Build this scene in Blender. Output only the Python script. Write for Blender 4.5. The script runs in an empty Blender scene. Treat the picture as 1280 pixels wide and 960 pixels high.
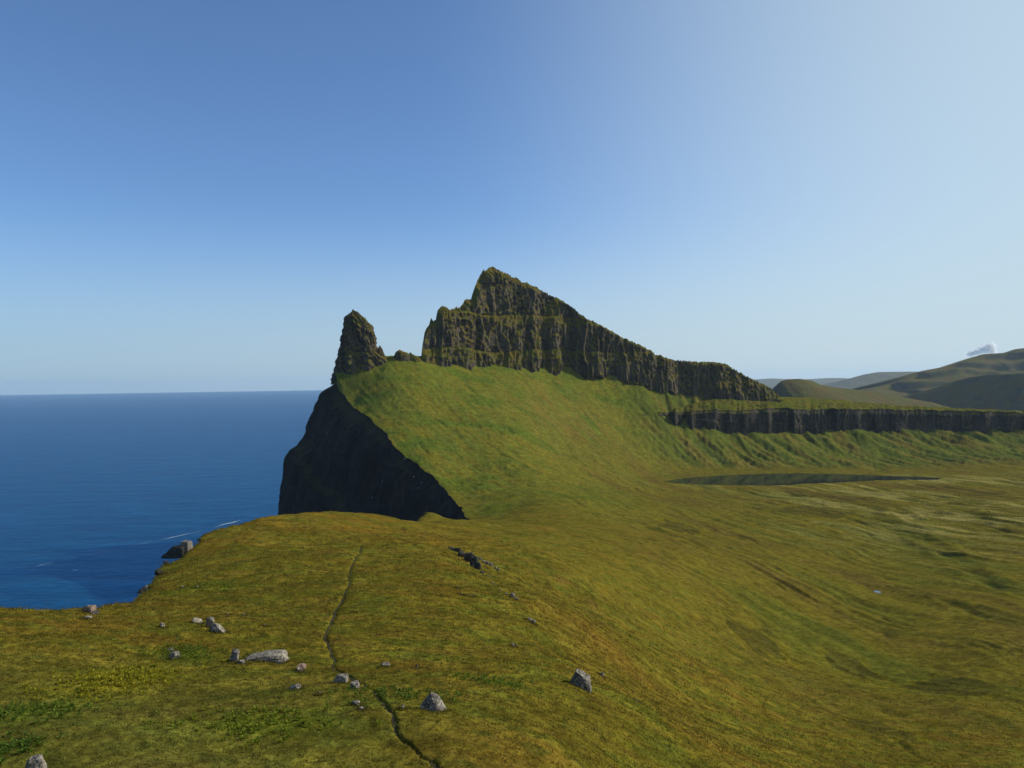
import bpy, bmesh, math, random
import numpy as np
from mathutils import Vector

# ------------------------------------------------------------------ camera
S = bpy.context.scene
COL = S.collection
ROLL = 0.0156            # the photograph hangs a little to one side
EYE = 280.0              # eye height above the sea, metres
F = 1000.0               # focal length in photo pixels (1280 wide)
HY = 477.0               # image row of eye level at mid width
cam_d = bpy.data.cameras.new('camera')
cam = bpy.data.objects.new('camera', cam_d)
COL.objects.link(cam)
cam_d.sensor_width = 36.0
cam_d.lens = 36.0 * F / 1280.0
cam_d.shift_y = -(480.0 - HY) / 1280.0
cam_d.clip_start = 0.5
cam_d.clip_end = 200000.0
cam.location = (0, 0, EYE)
cam.rotation_euler = (math.radians(90), ROLL, 0)
S.camera = cam

# ------------------------------------------------------------------ sky and sun
SUN_EL, SUN_AZ = math.radians(33), math.radians(80)    # azimuth to the right of the view
w = bpy.data.worlds.new('World')
S.world = w
w.use_nodes = True
wn = w.node_tree
wn.nodes.clear()
sky = wn.nodes.new('ShaderNodeTexSky')
sky.sky_type = 'NISHITA'
sky.sun_disc = False
sky.sun_elevation = SUN_EL
sky.sun_rotation = SUN_AZ
sky.altitude = 300
sky.air_density = 0.8
sky.dust_density = 1.2
sky.ozone_density = 7.0
bg = wn.nodes.new('ShaderNodeBackground')
bg.inputs['Strength'].default_value = 0.15
wo = wn.nodes.new('ShaderNodeOutputWorld')
tint = wn.nodes.new('ShaderNodeMix'); tint.data_type = 'RGBA'; tint.blend_type = 'MULTIPLY'; tint.inputs[0].default_value = 1.0
tint.inputs[7].default_value = (1.0, 1.03, 1.0, 1)
wn.links.new(sky.outputs[0], tint.inputs[6]); # pale sea air low on the sky, whiter towards the sun
tcw = wn.nodes.new('ShaderNodeTexCoord'); nrm_w = wn.nodes.new('ShaderNodeVectorMath'); nrm_w.operation = 'NORMALIZE'; wn.links.new(tcw.outputs['Generated'], nrm_w.inputs[0])
sxw = wn.nodes.new('ShaderNodeSeparateXYZ'); wn.links.new(nrm_w.outputs[0], sxw.inputs[0])
mrx = wn.nodes.new('ShaderNodeMapRange'); mrx.inputs[1].default_value = -0.6; mrx.inputs[2].default_value = 0.6; wn.links.new(sxw.outputs[0], mrx.inputs[0])
mrz = wn.nodes.new('ShaderNodeMapRange'); mrz.interpolation_type = 'SMOOTHERSTEP'; mrz.inputs[1].default_value = -0.02; mrz.inputs[2].default_value = 0.24; mrz.inputs[3].default_value = 0.8; mrz.inputs[4].default_value = 0.0; wn.links.new(sxw.outputs[2], mrz.inputs[0])
pale = wn.nodes.new('ShaderNodeMix'); pale.data_type = 'RGBA'; pale.inputs[6].default_value = (2.25, 3.30, 4.25, 1); pale.inputs[7].default_value = (3.75, 4.35, 4.60, 1); wn.links.new(mrx.outputs[0], pale.inputs[0])
low = wn.nodes.new('ShaderNodeMix'); low.data_type = 'RGBA'; wn.links.new(mrz.outputs[0], low.inputs[0]); wn.links.new(tint.outputs[2], low.inputs[6]); wn.links.new(pale.outputs[2], low.inputs[7])
mrs = wn.nodes.new('ShaderNodeMapRange'); mrs.interpolation_type = 'SMOOTHSTEP'; mrs.inputs[1].default_value = -0.12; mrs.inputs[2].default_value = 0.62; mrs.inputs[3].default_value = 0.0; mrs.inputs[4].default_value = 0.85; wn.links.new(sxw.outputs[0], mrs.inputs[0])
glow = wn.nodes.new('ShaderNodeMix'); glow.data_type = 'RGBA'; wn.links.new(mrs.outputs[0], glow.inputs[0]); wn.links.new(low.outputs[2], glow.inputs[6]); glow.inputs[7].default_value = (3.45, 4.35, 4.80, 1)
wn.links.new(glow.outputs[2], bg.inputs[0])
wn.links.new(bg.outputs[0], wo.inputs[0])

sun_d = bpy.data.lights.new('sun', 'SUN')
sun_d.energy = 4.6
sun_d.angle = math.radians(0.5)
sun_d.color = (1.0, 0.93, 0.82)
sun = bpy.data.objects.new('sun', sun_d)
COL.objects.link(sun)
sd = Vector((math.sin(SUN_AZ) * math.cos(SUN_EL), math.cos(SUN_AZ) * math.cos(SUN_EL), math.sin(SUN_EL)))
sun.rotation_euler = sd.to_track_quat('Z', 'Y').to_euler()
sun.location = (900, 200, 900)

S.view_settings.view_transform = 'Standard'
S.view_settings.look = 'None'
S.view_settings.exposure = 0.08
S.view_settings.gamma = 1.0
S.view_settings.use_curve_mapping = False
S.render.engine = 'CYCLES'
S.cycles.max_bounces = 8
S.cycles.diffuse_bounces = 3
S.cycles.glossy_bounces = 3
S.cycles.transparent_max_bounces = 48
S.cycles.volume_bounces = 2
HAZE = 1.7e-5

# ------------------------------------------------------------------ numbers
RNG = np.random.default_rng(7)
random.seed(7)
SR, CR = math.sin(ROLL), math.cos(ROLL)


def ray(px, py):
    """photo pixel -> tangents (right, up) in the levelled world"""
    px = np.asarray(px, float); py = np.asarray(py, float)
    dx = px - 640.0; du = HY - py
    return (dx * CR + du * SR) / F, (-dx * SR + du * CR) / F


def world(px, py, Y):
    a, b = ray(px, py)
    Y = np.asarray(Y, float)
    return np.stack([a * Y, Y + 0 * a, EYE + b * Y], -1)


def hsh(i, j, k):
    h = (i.astype(np.int64) * 374761393 + j.astype(np.int64) * 668265263 + k.astype(np.int64) * 2147483647) & 0xffffffff
    h = ((h ^ (h >> 13)) * 1274126177) & 0xffffffff
    h = h ^ (h >> 16)
    return (h & 0xffff).astype(np.float32) / 65535.0


def n2(x, y, seed=0):
    """gradient noise, about -1..1"""
    x = np.asarray(x, np.float64); y = np.asarray(y, np.float64)
    xi = np.floor(x); yi = np.floor(y)
    fx = (x - xi).astype(np.float32); fy = (y - yi).astype(np.float32)
    ux = fx * fx * fx * (fx * (fx * 6 - 15) + 10); uy = fy * fy * fy * (fy * (fy * 6 - 15) + 10)
    s = np.full(x.shape, seed, np.int64)

    def g(ox, oy):
        a = hsh(xi + ox, yi + oy, s) * (2 * np.pi)
        return np.cos(a) * (fx - ox) + np.sin(a) * (fy - oy)
    a = g(0, 0); b = g(1, 0); c = g(0, 1); d = g(1, 1)
    return ((a + ux * (b - a)) * (1 - uy) + (c + ux * (d - c)) * uy) * 1.5


def n3(x, y, z, seed=0):
    """value noise in space, -1..1"""
    x, y, z = np.broadcast_arrays(np.asarray(x, float), np.asarray(y, float), np.asarray(z, float))
    xi = np.floor(x); yi = np.floor(y); zi = np.floor(z)
    fx = x - xi; fy = y - yi; fz = z - zi
    fx = fx * fx * (3 - 2 * fx); fy = fy * fy * (3 - 2 * fy); fz = fz * fz * (3 - 2 * fz)

    def h(a, b, c):
        return hsh(xi + a, yi + b, (zi + c) * 31 + seed)
    r = 0
    for a in (0, 1):
        for b in (0, 1):
            for c in (0, 1):
                r = r + h(a, b, c) * (fx if a else 1 - fx) * (fy if b else 1 - fy) * (fz if c else 1 - fz)
    return r * 2 - 1


def fbm2(x, y, oc=4, seed=0, gain=0.5):
    r = 0; a = 1.0; t = 0
    for o in range(oc):
        r = r + a * n2(x * 2 ** o + 17.3 * o, y * 2 ** o - 9.1 * o, seed + o); t += a; a *= gain
    return r / t


def fbm3(x, y, z, oc=4, seed=0, gain=0.5):
    r = 0; a = 1.0; t = 0
    for o in range(oc):
        r = r + a * n3(x * 2 ** o + 7.7 * o, y * 2 ** o + 3.1 * o, z * 2 ** o, seed + o); t += a; a *= gain
    return r / t


def sstep(a, b, x):
    t = np.clip((x - a) / (b - a), 0, 1)
    return t * t * (3 - 2 * t)


def lerp3(a, b, t):
    return a + (b - a) * t[..., None]


# ------------------------------------------------------------------ object helpers
def tag(o, label, cat, group=None, kind=None):
    o['label'] = label
    o['category'] = cat
    if group: o['group'] = group
    if kind: o['kind'] = kind
    return o


def raw_mesh(name, V, faces_idx, nper, mat, col=None, smooth=True, parent=None):
    me = bpy.data.meshes.new(name)
    V = np.ascontiguousarray(V, np.float32); faces_idx = np.ascontiguousarray(faces_idx, np.int32)
    nf = len(faces_idx)
    me.vertices.add(len(V)); me.vertices.foreach_set('co', V.ravel())
    me.loops.add(nf * nper); me.loops.foreach_set('vertex_index', faces_idx.ravel())
    me.polygons.add(nf)
    me.polygons.foreach_set('loop_start', np.arange(0, nf * nper, nper, dtype=np.int32))
    me.polygons.foreach_set('loop_total', np.full(nf, nper, np.int32))
    me.polygons.foreach_set('use_smooth', np.full(nf, smooth, bool))
    if col is not None:
        at = me.color_attributes.new('veg', 'FLOAT_COLOR', 'POINT')
        c4 = np.ones((len(V), 4), np.float32); c4[:, :3] = col.reshape(-1, 3)
        at.data.foreach_set('color', c4.ravel())
    me.update(calc_edges=True)
    me.materials.append(mat)
    o = bpy.data.objects.new(name, me)
    COL.objects.link(o)
    if parent: o.parent = parent
    return o


def grid_mesh(name, P, mat, keep=None, col=None, smooth=True, close=False):
    """P: rows x cols x 3"""
    nr, nc = P.shape[:2]
    idx = np.arange(nr * nc).reshape(nr, nc)
    if close:
        idx2 = np.concatenate([idx, idx[:, :1]], 1)
    else:
        idx2 = idx
    q = np.stack([idx2[:-1, :-1], idx2[:-1, 1:], idx2[1:, 1:], idx2[1:, :-1]], -1)
    q = q[keep] if keep is not None else q.reshape(-1, 4)
    V = P.reshape(-1, 3)
    C = None if col is None else col.reshape(-1, 3)
    used = np.zeros(len(V), bool); used[q.ravel()] = True
    if not used.all():
        remap = np.cumsum(used) - 1
        q = remap[q]; V = V[used]
        if C is not None: C = C[used]
    return raw_mesh(name, V, q, 4, mat, C, smooth)


# ------------------------------------------------------------------ materials
def new_mat(name):
    m = bpy.data.materials.new(name); m.use_nodes = True
    nt = m.node_tree; b = nt.nodes['Principled BSDF']
    return m, nt, b


def nd(nt, t, **kw):
    n = nt.nodes.new(t)
    for k, v in kw.items():
        if k.startswith('i_'): n.inputs[k[2:].replace('_', ' ')].default_value = v
        else: setattr(n, k, v)
    return n


def math_n(nt, op, a, b=None, c=None):
    n = nt.nodes.new('ShaderNodeMath'); n.operation = op
    for i, v in enumerate((a, b, c)):
        if v is None: continue
        if isinstance(v, (int, float)): n.inputs[i].default_value = v
        else: nt.links.new(v, n.inputs[i])
    return n.outputs[0]


def mixc(nt, f, a, b, blend='MIX'):
    n = nt.nodes.new('ShaderNodeMix'); n.data_type = 'RGBA'; n.blend_type = blend
    if isinstance(f, (int, float)): n.inputs[0].default_value = f
    else: nt.links.new(f, n.inputs[0])
    for s, v in ((6, a), (7, b)):
        if isinstance(v, tuple): n.inputs[s].default_value = (*v, 1)
        else: nt.links.new(v, n.inputs[s])
    return n.outputs[2]


def noise_n(nt, vec, scale, detail=4, rough=0.55):
    n = nt.nodes.new('ShaderNodeTexNoise')
    n.inputs['Scale'].default_value = scale; n.inputs['Detail'].default_value = detail
    n.inputs['Roughness'].default_value = rough
    nt.links.new(vec, n.inputs['Vector'])
    return n.outputs['Fac']


def maprange(nt, v, a, b, c=0.0, d=1.0):
    n = nt.nodes.new('ShaderNodeMapRange'); n.interpolation_type = 'SMOOTHSTEP'
    nt.links.new(v, n.inputs[0])
    for i, x in enumerate((a, b, c, d)): n.inputs[i + 1].default_value = x
    return n.outputs[0]


def make_turf():
    m, nt, b = new_mat('turf')
    g = nt.nodes.new('ShaderNodeNewGeometry')
    a = nd(nt, 'ShaderNodeAttribute', attribute_name='veg')
    fine = noise_n(nt, g.outputs['Position'], 2.2, 5, 0.65)
    mid = noise_n(nt, g.outputs['Position'], 0.35, 4, 0.6)
    f = math_n(nt, 'MULTIPLY', maprange(nt, fine, 0.3, 0.7, 0.62, 1.38), math_n(nt, 'MULTIPLY', maprange(nt, mid, 0.3, 0.7, 0.72, 1.28), maprange(nt, noise_n(nt, g.outputs['Position'], 0.09, 4, 0.65), 0.3, 0.7, 0.80, 1.2)))
    vm = nt.nodes.new('ShaderNodeVectorMath'); vm.operation = 'SCALE'
    nt.links.new(a.outputs['Color'], vm.inputs[0]); nt.links.new(f, vm.inputs['Scale'])
    nt.links.new(vm.outputs[0], b.inputs['Base Color'])
    b.inputs['Roughness'].default_value = 0.95
    b.inputs['Specular IOR Level'].default_value = 0.0
    bm = nt.nodes.new('ShaderNodeBump'); bm.inputs['Strength'].default_value = 0.5; bm.inputs['Distance'].default_value = 0.30
    nt.links.new(fine, bm.inputs['Height']); nt.links.new(bm.outputs[0], b.inputs['Normal'])
    return m


def make_rock(name, c1, c2, grass=(0.075, 0.09, 0.014), lo=0.30, hi=0.62, scale=0.05, bump=1.6, strata=0.0, cover=1.0):
    """dark layered rock, with turf wherever it is flat enough to hold soil"""
    m, nt, b = new_mat(name)
    g = nt.nodes.new('ShaderNodeNewGeometry')
    pos = g.outputs['Position']
    mp = nt.nodes.new('ShaderNodeMapping'); mp.inputs['Scale'].default_value = (1, 1, 0.35)
    nt.links.new(pos, mp.inputs[0])
    big = noise_n(nt, mp.outputs[0], scale, 6, 0.62)
    fine = noise_n(nt, mp.outputs[0], scale * 7, 5, 0.7)
    c = mixc(nt, maprange(nt, big, 0.35, 0.65), c1, c2)
    k = maprange(nt, fine, 0.25, 0.75, 0.55, 1.5)
    vm = nt.nodes.new('ShaderNodeVectorMath'); vm.operation = 'SCALE'
    nt.links.new(c, vm.inputs[0]); nt.links.new(k, vm.inputs['Scale'])
    sx = nt.nodes.new('ShaderNodeSeparateXYZ'); nt.links.new(g.outputs['Normal'], sx.inputs[0])
    nz = math_n(nt, 'ADD', sx.outputs[2], math_n(nt, 'MULTIPLY', math_n(nt, 'SUBTRACT', noise_n(nt, pos, scale * 2.4, 4), 0.5), 0.55))
    gm = math_n(nt, 'MULTIPLY', maprange(nt, nz, lo, hi), cover)
    gcol = mixc(nt, maprange(nt, noise_n(nt, pos, scale * 1.3, 4), 0.35, 0.65), grass, (grass[0] * 1.25, grass[1] * 0.85, grass[2]))
    nt.links.new(mixc(nt, gm, vm.outputs[0], gcol), b.inputs['Base Color'])
    b.inputs['Roughness'].default_value = 0.95
    b.inputs['Specular IOR Level'].default_value = 0.03
    bm = nt.nodes.new('ShaderNodeBump'); bm.inputs['Strength'].default_value = 0.8; bm.inputs['Distance'].default_value = bump
    nt.links.new(fine, bm.inputs['Height']); nt.links.new(bm.outputs[0], b.inputs['Normal'])
    return m


def make_boulder_mat(name, c1, c2, spot=(0.36, 0.325, 0.25)):
    m, nt, b = new_mat(name)
    tc = nt.nodes.new('ShaderNodeTexCoord')
    g = nt.nodes.new('ShaderNodeNewGeometry')
    big = noise_n(nt, tc.outputs['Object'], 1.6, 6, 0.65)
    spots = noise_n(nt, g.outputs['Position'], 5.0, 3, 0.5)
    c = mixc(nt, maprange(nt, big, 0.35, 0.65), c1, c2)
    c = mixc(nt, maprange(nt, spots, 0.56, 0.64), c, spot)
    c = mixc(nt, maprange(nt, spots, 0.42, 0.34), c, tuple(x * 0.12 for x in spot))
    nt.links.new(c, b.inputs['Base Color'])
    b.inputs['Roughness'].default_value = 0.9
    b.inputs['Specular IOR Level'].default_value = 0.2
    bm = nt.nodes.new('ShaderNodeBump'); bm.inputs['Strength'].default_value = 0.8; bm.inputs['Distance'].default_value = 0.12
    nt.links.new(noise_n(nt, g.outputs['Position'], 4.0, 6, 0.7), bm.inputs['Height']); nt.links.new(bm.outputs[0], b.inputs['Normal'])
    return m


def make_sea():
    m, nt, b = new_mat('sea_water')
    g = nt.nodes.new('ShaderNodeNewGeometry')
    pos = g.outputs['Position']
    mp = nt.nodes.new('ShaderNodeMapping'); mp.inputs['Scale'].default_value = (0.45, 1.0, 1.0); mp.inputs['Rotation'].default_value = (0, 0, 0.35)
    nt.links.new(pos, mp.inputs[0])
    swell = noise_n(nt, mp.outputs[0], 0.016, 8, 0.62)
    chop = noise_n(nt, mp.outputs[0], 0.11, 5, 0.62)
    patch = noise_n(nt, mp.outputs[0], 0.0013, 4, 0.5)
    c = mixc(nt, maprange(nt, patch, 0.35, 0.65), (0.016, 0.130, 0.200), (0.022, 0.150, 0.224))
    k = math_n(nt, 'MULTIPLY', maprange(nt, swell, 0.3, 0.7, 0.75, 1.25), maprange(nt, chop, 0.3, 0.7, 0.8, 1.2))
    vm = nt.nodes.new('ShaderNodeVectorMath'); vm.operation = 'SCALE'
    nt.links.new(c, vm.inputs[0]); nt.links.new(k, vm.inputs['Scale'])
    caps = maprange(nt, noise_n(nt, mp.outputs[0], 0.05, 3, 0.45), 0.735, 0.76)
    nt.links.new(mixc(nt, caps, vm.outputs[0], (0.7, 0.75, 0.78)), b.inputs['Base Color'])
    b.inputs['Roughness'].default_value = 0.30
    b.inputs['Metallic'].default_value = 0.84
    b.inputs['Specular Tint'].default_value = (0.14, 0.50, 0.82, 1)
    b.inputs['Specular IOR Level'].default_value = 0.16
    bm = nt.nodes.new('ShaderNodeBump'); bm.inputs['Strength'].default_value = 1.0; bm.inputs['Distance'].default_value = 6.0
    hh = math_n(nt, 'ADD', swell, math_n(nt, 'MULTIPLY', chop, 0.25))
    nt.links.new(hh, bm.inputs['Height']); nt.links.new(bm.outputs[0], b.inputs['Normal'])
    return m


def plain(name, c, rough=0.9, var=0.25, scale=3.0, spec=0.2):
    m, nt, b = new_mat(name)
    g = nt.nodes.new('ShaderNodeNewGeometry')
    n = noise_n(nt, g.outputs['Position'], scale, 4)
    nt.links.new(mixc(nt, n, tuple(x * (1 - var) for x in c), tuple(min(1, x * (1 + var)) for x in c)), b.inputs['Base Color'])
    b.inputs['Roughness'].default_value = rough; b.inputs['Specular IOR Level'].default_value = spec
    return m


M_TURF = make_turf()
M_SEA = make_sea()
M_WALL = make_rock('basalt_wall', (0.036, 0.030, 0.022), (0.092, 0.075, 0.050), grass=(0.080, 0.084, 0.011), lo=0.29, hi=0.54, scale=0.045, bump=3.0)
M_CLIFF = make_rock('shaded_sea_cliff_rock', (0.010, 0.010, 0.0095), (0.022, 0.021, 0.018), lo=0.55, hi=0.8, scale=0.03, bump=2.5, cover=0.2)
M_BAND = make_rock('cliff_band_rock', (0.022, 0.020, 0.018), (0.060, 0.052, 0.040), grass=(0.070, 0.080, 0.013), lo=0.45, hi=0.7, scale=0.045, bump=2.0)
M_HILL = make_rock('far_hill_turf', (0.036, 0.038, 0.030), (0.068, 0.066, 0.040), grass=(0.074, 0.078, 0.018), lo=0.55, hi=0.86, scale=0.012, bump=9.0)
M_STONE = make_boulder_mat('lichen_stone', (0.125, 0.108, 0.084), (0.24, 0.21, 0.165))
M_STONE_D = make_boulder_mat('dark_stone', (0.075, 0.066, 0.055), (0.18, 0.158, 0.128))
M_STONE_B = make_boulder_mat('brown_stone', (0.16, 0.10, 0.07), (0.26, 0.18, 0.13))
M_CRAG = make_boulder_mat('dark_crag', (0.022, 0.021, 0.019), (0.050, 0.046, 0.038), (0.09, 0.08, 0.06))
M_SOIL = plain('path_soil', (0.024, 0.021, 0.009), scale=4)
M_FOAM = plain('sea_foam', (0.26, 0.34, 0.42), scale=0.2)

# ------------------------------------------------------------------ the shape of the land: surveyed points
def yb(px):      # distance of the foot of the mountain wall along each bearing
    return np.interp(px, [380, 420, 440, 500, 530, 590, 650, 700, 770, 850, 972, 1100],
                     [1290, 1295, 1300, 1320, 1335, 1400, 1460, 1505, 1535, 1550, 1560, 1560])


CP = []
def cp(px, *prs):
    for py, Y in prs: CP.append((px, py, Y))
cp(-260, (1000, 38), (880, 54), (800, 72), (755, 95), (720, 150))
cp(-120, (1000, 38), (880, 55), (800, 75), (752, 100), (715, 160))
cp(0, (1050, 34), (960, 42), (850, 62), (795, 80), (757, 105), (720, 160), (690, 240))
cp(110, (1050, 35), (960, 43), (850, 64), (795, 86), (763, 112), (735, 150), (700, 230))
cp(250, (1050, 36), (960, 44), (850, 67), (760, 118), (712, 180), (662, 258), (655, 330))
cp(400, (1050, 37), (960, 45), (850, 70), (760, 122), (700, 195), (658, 300), (639, 365), (648, 430), (680, 560))
cp(465, (645, 410), (660, 480))
cp(500, (1050, 38), (960, 46), (850, 73), (760, 125), (700, 205), (668, 330), (651, 440), (662, 520), (665, 640))
cp(530, (655, 475), (643, 522), (650, 640))
cp(590, (1050, 40), (950, 48), (850, 76), (760, 135), (700, 235), (672, 380), (658, 560), (652, 700), (630, 790), (590, 930), (540, 1080), (490, 1260), (456, 1400))
cp(545, (600, 880), (560, 1000), (520, 1130), (480, 1255), (453, 1345))
cp(500, (566, 980), (520, 1110), (480, 1230), (447, 1320))
cp(465, (526, 1110), (490, 1220), (455, 1302), (451, 1325))
cp(490, (448, 1312), (447, 1335))
cp(515, (446, 1328), (447, 1345))
cp(440, (503, 1220), (466, 1288), (458, 1312))
cp(418, (489, 1280), (450, 1300))
cp(640, (800, 112), (720, 235), (670, 430), (645, 650), (618, 800), (580, 950), (530, 1130), (480, 1340), (455, 1450))
cp(700, (1050, 43), (950, 52), (850, 82), (760, 160), (700, 290), (660, 520), (630, 720), (600, 910), (565, 1110), (505, 1365), (458, 1505))
cp(770, (860, 92), (800, 170), (700, 400), (650, 690), (612, 960), (590, 1120), (560, 1280), (530, 1400), (500, 1475), (464, 1535))
cp(850, (1050, 55), (960, 72), (905, 98), (880, 150), (800, 290), (700, 480), (650, 740), (625, 930), (607, 1120), (590, 1270), (570, 1355), (547, 1415), (528, 1462), (508, 1515), (494, 1550))
cp(1000, (1050, 62), (1000, 78), (955, 110), (920, 165), (850, 292), (750, 458), (680, 655), (640, 850), (614, 1080), (592, 1270), (583, 1330), (560, 1430), (545, 1490), (530, 1540))
cp(1120, (1050, 75), (985, 115), (940, 188), (850, 322), (750, 482), (680, 668), (640, 860), (612, 1060), (594, 1250), (580, 1360), (562, 1440), (547, 1510), (530, 1560))
cp(1250, (1050, 92), (980, 140), (900, 240), (800, 366), (720, 520), (650, 785), (620, 975), (592, 1210), (575, 1350), (560, 1450), (547, 1520), (530, 1570))
cp(1420, (1050, 105), (900, 260), (780, 420), (700, 580), (640, 800), (600, 1100), (575, 1350), (560, 1450), (545, 1530))
CPA = np.array(CP, float)
_a, _b = ray(CPA[:, 0], CPA[:, 1])
_u = np.stack([_a * 1.5, np.log(CPA[:, 2])], 1)


def _phi(r2):
    return 0.5 * r2 * np.log(r2 + 1e-12)


_K = _phi(((_u[:, None] - _u[None]) ** 2).sum(-1)) + np.eye(len(_u)) * 2e-3
_Pm = np.concatenate([np.ones((len(_u), 1)), _u], 1)
_A = np.block([[_K, _Pm], [_Pm.T, np.zeros((3, 3))]])
_sol = np.linalg.solve(_A, np.concatenate([-_b, np.zeros(3)]))
TA = np.linspace(-1.0, 1.0, 360); TL = np.linspace(math.log(18), math.log(2200), 360)
_gu = np.stack(np.meshgrid(TA * 1.5, TL, indexing='xy'), -1).reshape(-1, 2)
_q = np.concatenate([_phi(((c[:, None] - _u[None]) ** 2).sum(-1)) @ _sol[:-3] + _sol[-3] + c @ _sol[-2:]
                     for c in np.array_split(_gu, 20)])
TQ = _q.reshape(len(TL), len(TA))


def base_z(X, Y):
    a = np.clip((X / Y - TA[0]) / (TA[1] - TA[0]), 0, len(TA) - 1.001)
    l = np.clip((np.log(Y) - TL[0]) / (TL[1] - TL[0]), 0, len(TL) - 1.001)
    ai = a.astype(int); li = l.astype(int); fa = a - ai; fl = l - li
    q = (TQ[li, ai] * (1 - fa) + TQ[li, ai + 1] * fa) * (1 - fl) + (TQ[li + 1, ai] * (1 - fa) + TQ[li + 1, ai + 1] * fa) * fl
    return EYE - Y * q


def on_ground(px, py, y0=30.0, y1=1500.0):
    """where the line of sight through a photo pixel meets the turf"""
    a, b = ray(px, py)
    Y = np.exp(np.linspace(math.log(y0), math.log(y1), 4000))
    d = EYE + b * Y - base_z(a * Y, Y)
    i = np.argmax(d < 0) if (d < 0).any() else len(Y) - 1
    return float(a * Y[i]), float(Y[i])


# the brink of the sea cliffs: easting for each northing
EDGE = [(-150, 752, 98), (0, 757, 105), (60, 756, 112), (110, 763, 118), (150, 757, 130), (175, 738, 145), (193, 706, 175),
        (203, 690, 205), (238, 676, 222), (265, 660, 258), (300, 655, 295), (345, 646, 330), (400, 640, 370), (450, 644, 405), (490, 651, 440),
        (524, 655, 476), (531, 643, 520), (560, 650, 600), (588, 652, 700), (578, 632, 770), (560, 617, 830), (545, 600, 890), (520, 580, 945), (500, 566, 985),
        (484, 545, 1040), (465, 526, 1110), (440, 505, 1200), (421, 489, 1275), (418, 470, 1296)]
_e = np.array(EDGE, float)
_ex = ray(_e[:, 0], _e[:, 1])[0] * _e[:, 2]
EY = np.concatenate([[20, 60], _e[:, 2]]); EX = np.concatenate([[-55, -70], _ex])


def coast(Y):
    n = n2(Y / 14.0, Y * 0 + 3.3, 5) * np.clip(Y * 0.012, 0.4, 5.0) * (1 - 0.8 * sstep(450, 700, Y)) + n2(Y / 4.0, Y * 0 + 8.3, 6) * np.clip(Y * 0.005, 0.25, 2.0) * (1 - 0.85 * sstep(450, 700, Y))
    n = n + sstep(600, 760, Y) * (3.0 * n2(Y / 60.0, Y * 0 + 1.3, 7) + 1.3 * n2(Y / 17.0, Y * 0 + 2.3, 8) + 0.9 * n2(Y / 9.0, Y * 0 + 2.3, 9))
    return np.interp(Y, EY, EX) + n


# narrow trodden path
PATH_PX = [(552, 972), (545, 960), (540, 953), (525, 943), (510, 930), (500, 920), (494, 908), (488, 893), (479, 882), (472, 875), (470, 867), (456, 857), (445, 850),
           (432, 842), (419, 834), (416, 828), (417, 819), (410, 805), (406, 795), (412, 782), (418, 769), (419, 761), (425, 754), (432, 743), (437, 730), (436, 721),
           (438, 711), (441, 704), (450, 690), (452, 680)]
PATH = np.array([on_ground(*p) for p in PATH_PX])
_t = np.concatenate([[0], np.cumsum(np.hypot(*np.diff(PATH, axis=0).T))])
_tt = np.arange(0, _t[-1], 0.35)
PATH = np.stack([np.interp(_tt, _t, PATH[:, 0]), np.interp(_tt, _t, PATH[:, 1])], 1)
for _ in range(3):
    PATH[1:-1] = (PATH[:-2] + 2 * PATH[1:-1] + PATH[2:]) / 4
PATH += np.stack([n2(_tt / 3.0, _tt * 0, 41), n2(_tt / 3.0, _tt * 0 + 5, 42)], 1) * 0.22


def path_dist(X, Y):
    d = np.full(X.shape, 99.0)
    m = (Y < PATH[:, 1].max() + 3) & (X > PATH[:, 0].min() - 3) & (X < PATH[:, 0].max() + 3)
    xs, ys = X[m], Y[m]
    if len(xs) == 0: return d
    o = np.argsort(PATH[:, 1]); py_ = PATH[o, 1]
    out = np.full(xs.shape, 99.0)
    s = np.argsort(ys); ys_s = ys[s]; xs_s = xs[s]; os_ = np.full(xs.shape, 99.0)
    for k in range(len(PATH)):
        i0 = np.searchsorted(ys_s, PATH[k, 1] - 1.2); i1 = np.searchsorted(ys_s, PATH[k, 1] + 1.2)
        if i1 > i0:
            os_[i0:i1] = np.minimum(os_[i0:i1], np.hypot(xs_s[i0:i1] - PATH[k, 0], ys_s[i0:i1] - PATH[k, 1]))
    out[s] = os_
    d[m] = out
    return d


def near(X, Y, cx, cy, rx, ry, ang=0.0):
    c, s = math.cos(ang), math.sin(ang)
    dx, dy = X - cx, Y - cy
    return np.exp(-(((dx * c + dy * s) / rx) ** 2 + ((-dx * s + dy * c) / ry) ** 2))


LAKE_Z = 130.0
HAGS = [([(1150, 674), (1180, 691), (1212, 714), (1248, 735), (1300, 750)], 3.4, 5.0), ([(1090, 637), (1135, 645), (1200, 646), (1290, 650)], 2.6, 6.0), ([(800, 655), (832, 667), (862, 676), (880, 686)], 1.8, 3.2),
        ([(824, 684), (840, 690), (858, 694)], 2.4, 2.6), ([(905, 664), (935, 674), (945, 678)], 1.8, 3.0), ([(1225, 655), (1262, 668), (1300, 676)], 2.6, 4.0), ([(700, 660), (722, 660)], 1.2, 2.2), ([(670, 716), (690, 722)], 1.0, 1.6),
        ([(1230, 807), (1250, 815), (1275, 818)], 1.6, 1.6), ([(1120, 735), (1180, 752), (1228, 772)], 1.4, 2.4), ([(1000, 632), (1050, 640)], 1.6, 3.5), ([(1150, 605), (1220, 618), (1290, 622)], 2.0, 6.0),
        ([(545, 525), (560, 535), (578, 548)], 1.8, 3.5), ([(1060, 905), (1120, 930), (1180, 962)], 0.7, 0.9), ([(960, 800), (990, 826), (1010, 838)], 0.8, 1.2), ([(805, 748), (816, 751)], 0.9, 1.0)]
HAGS = [(np.array([on_ground(*p, 90.0, 1500.0) for p in pl_]), dp, wd) for pl_, dp, wd in HAGS]
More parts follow.
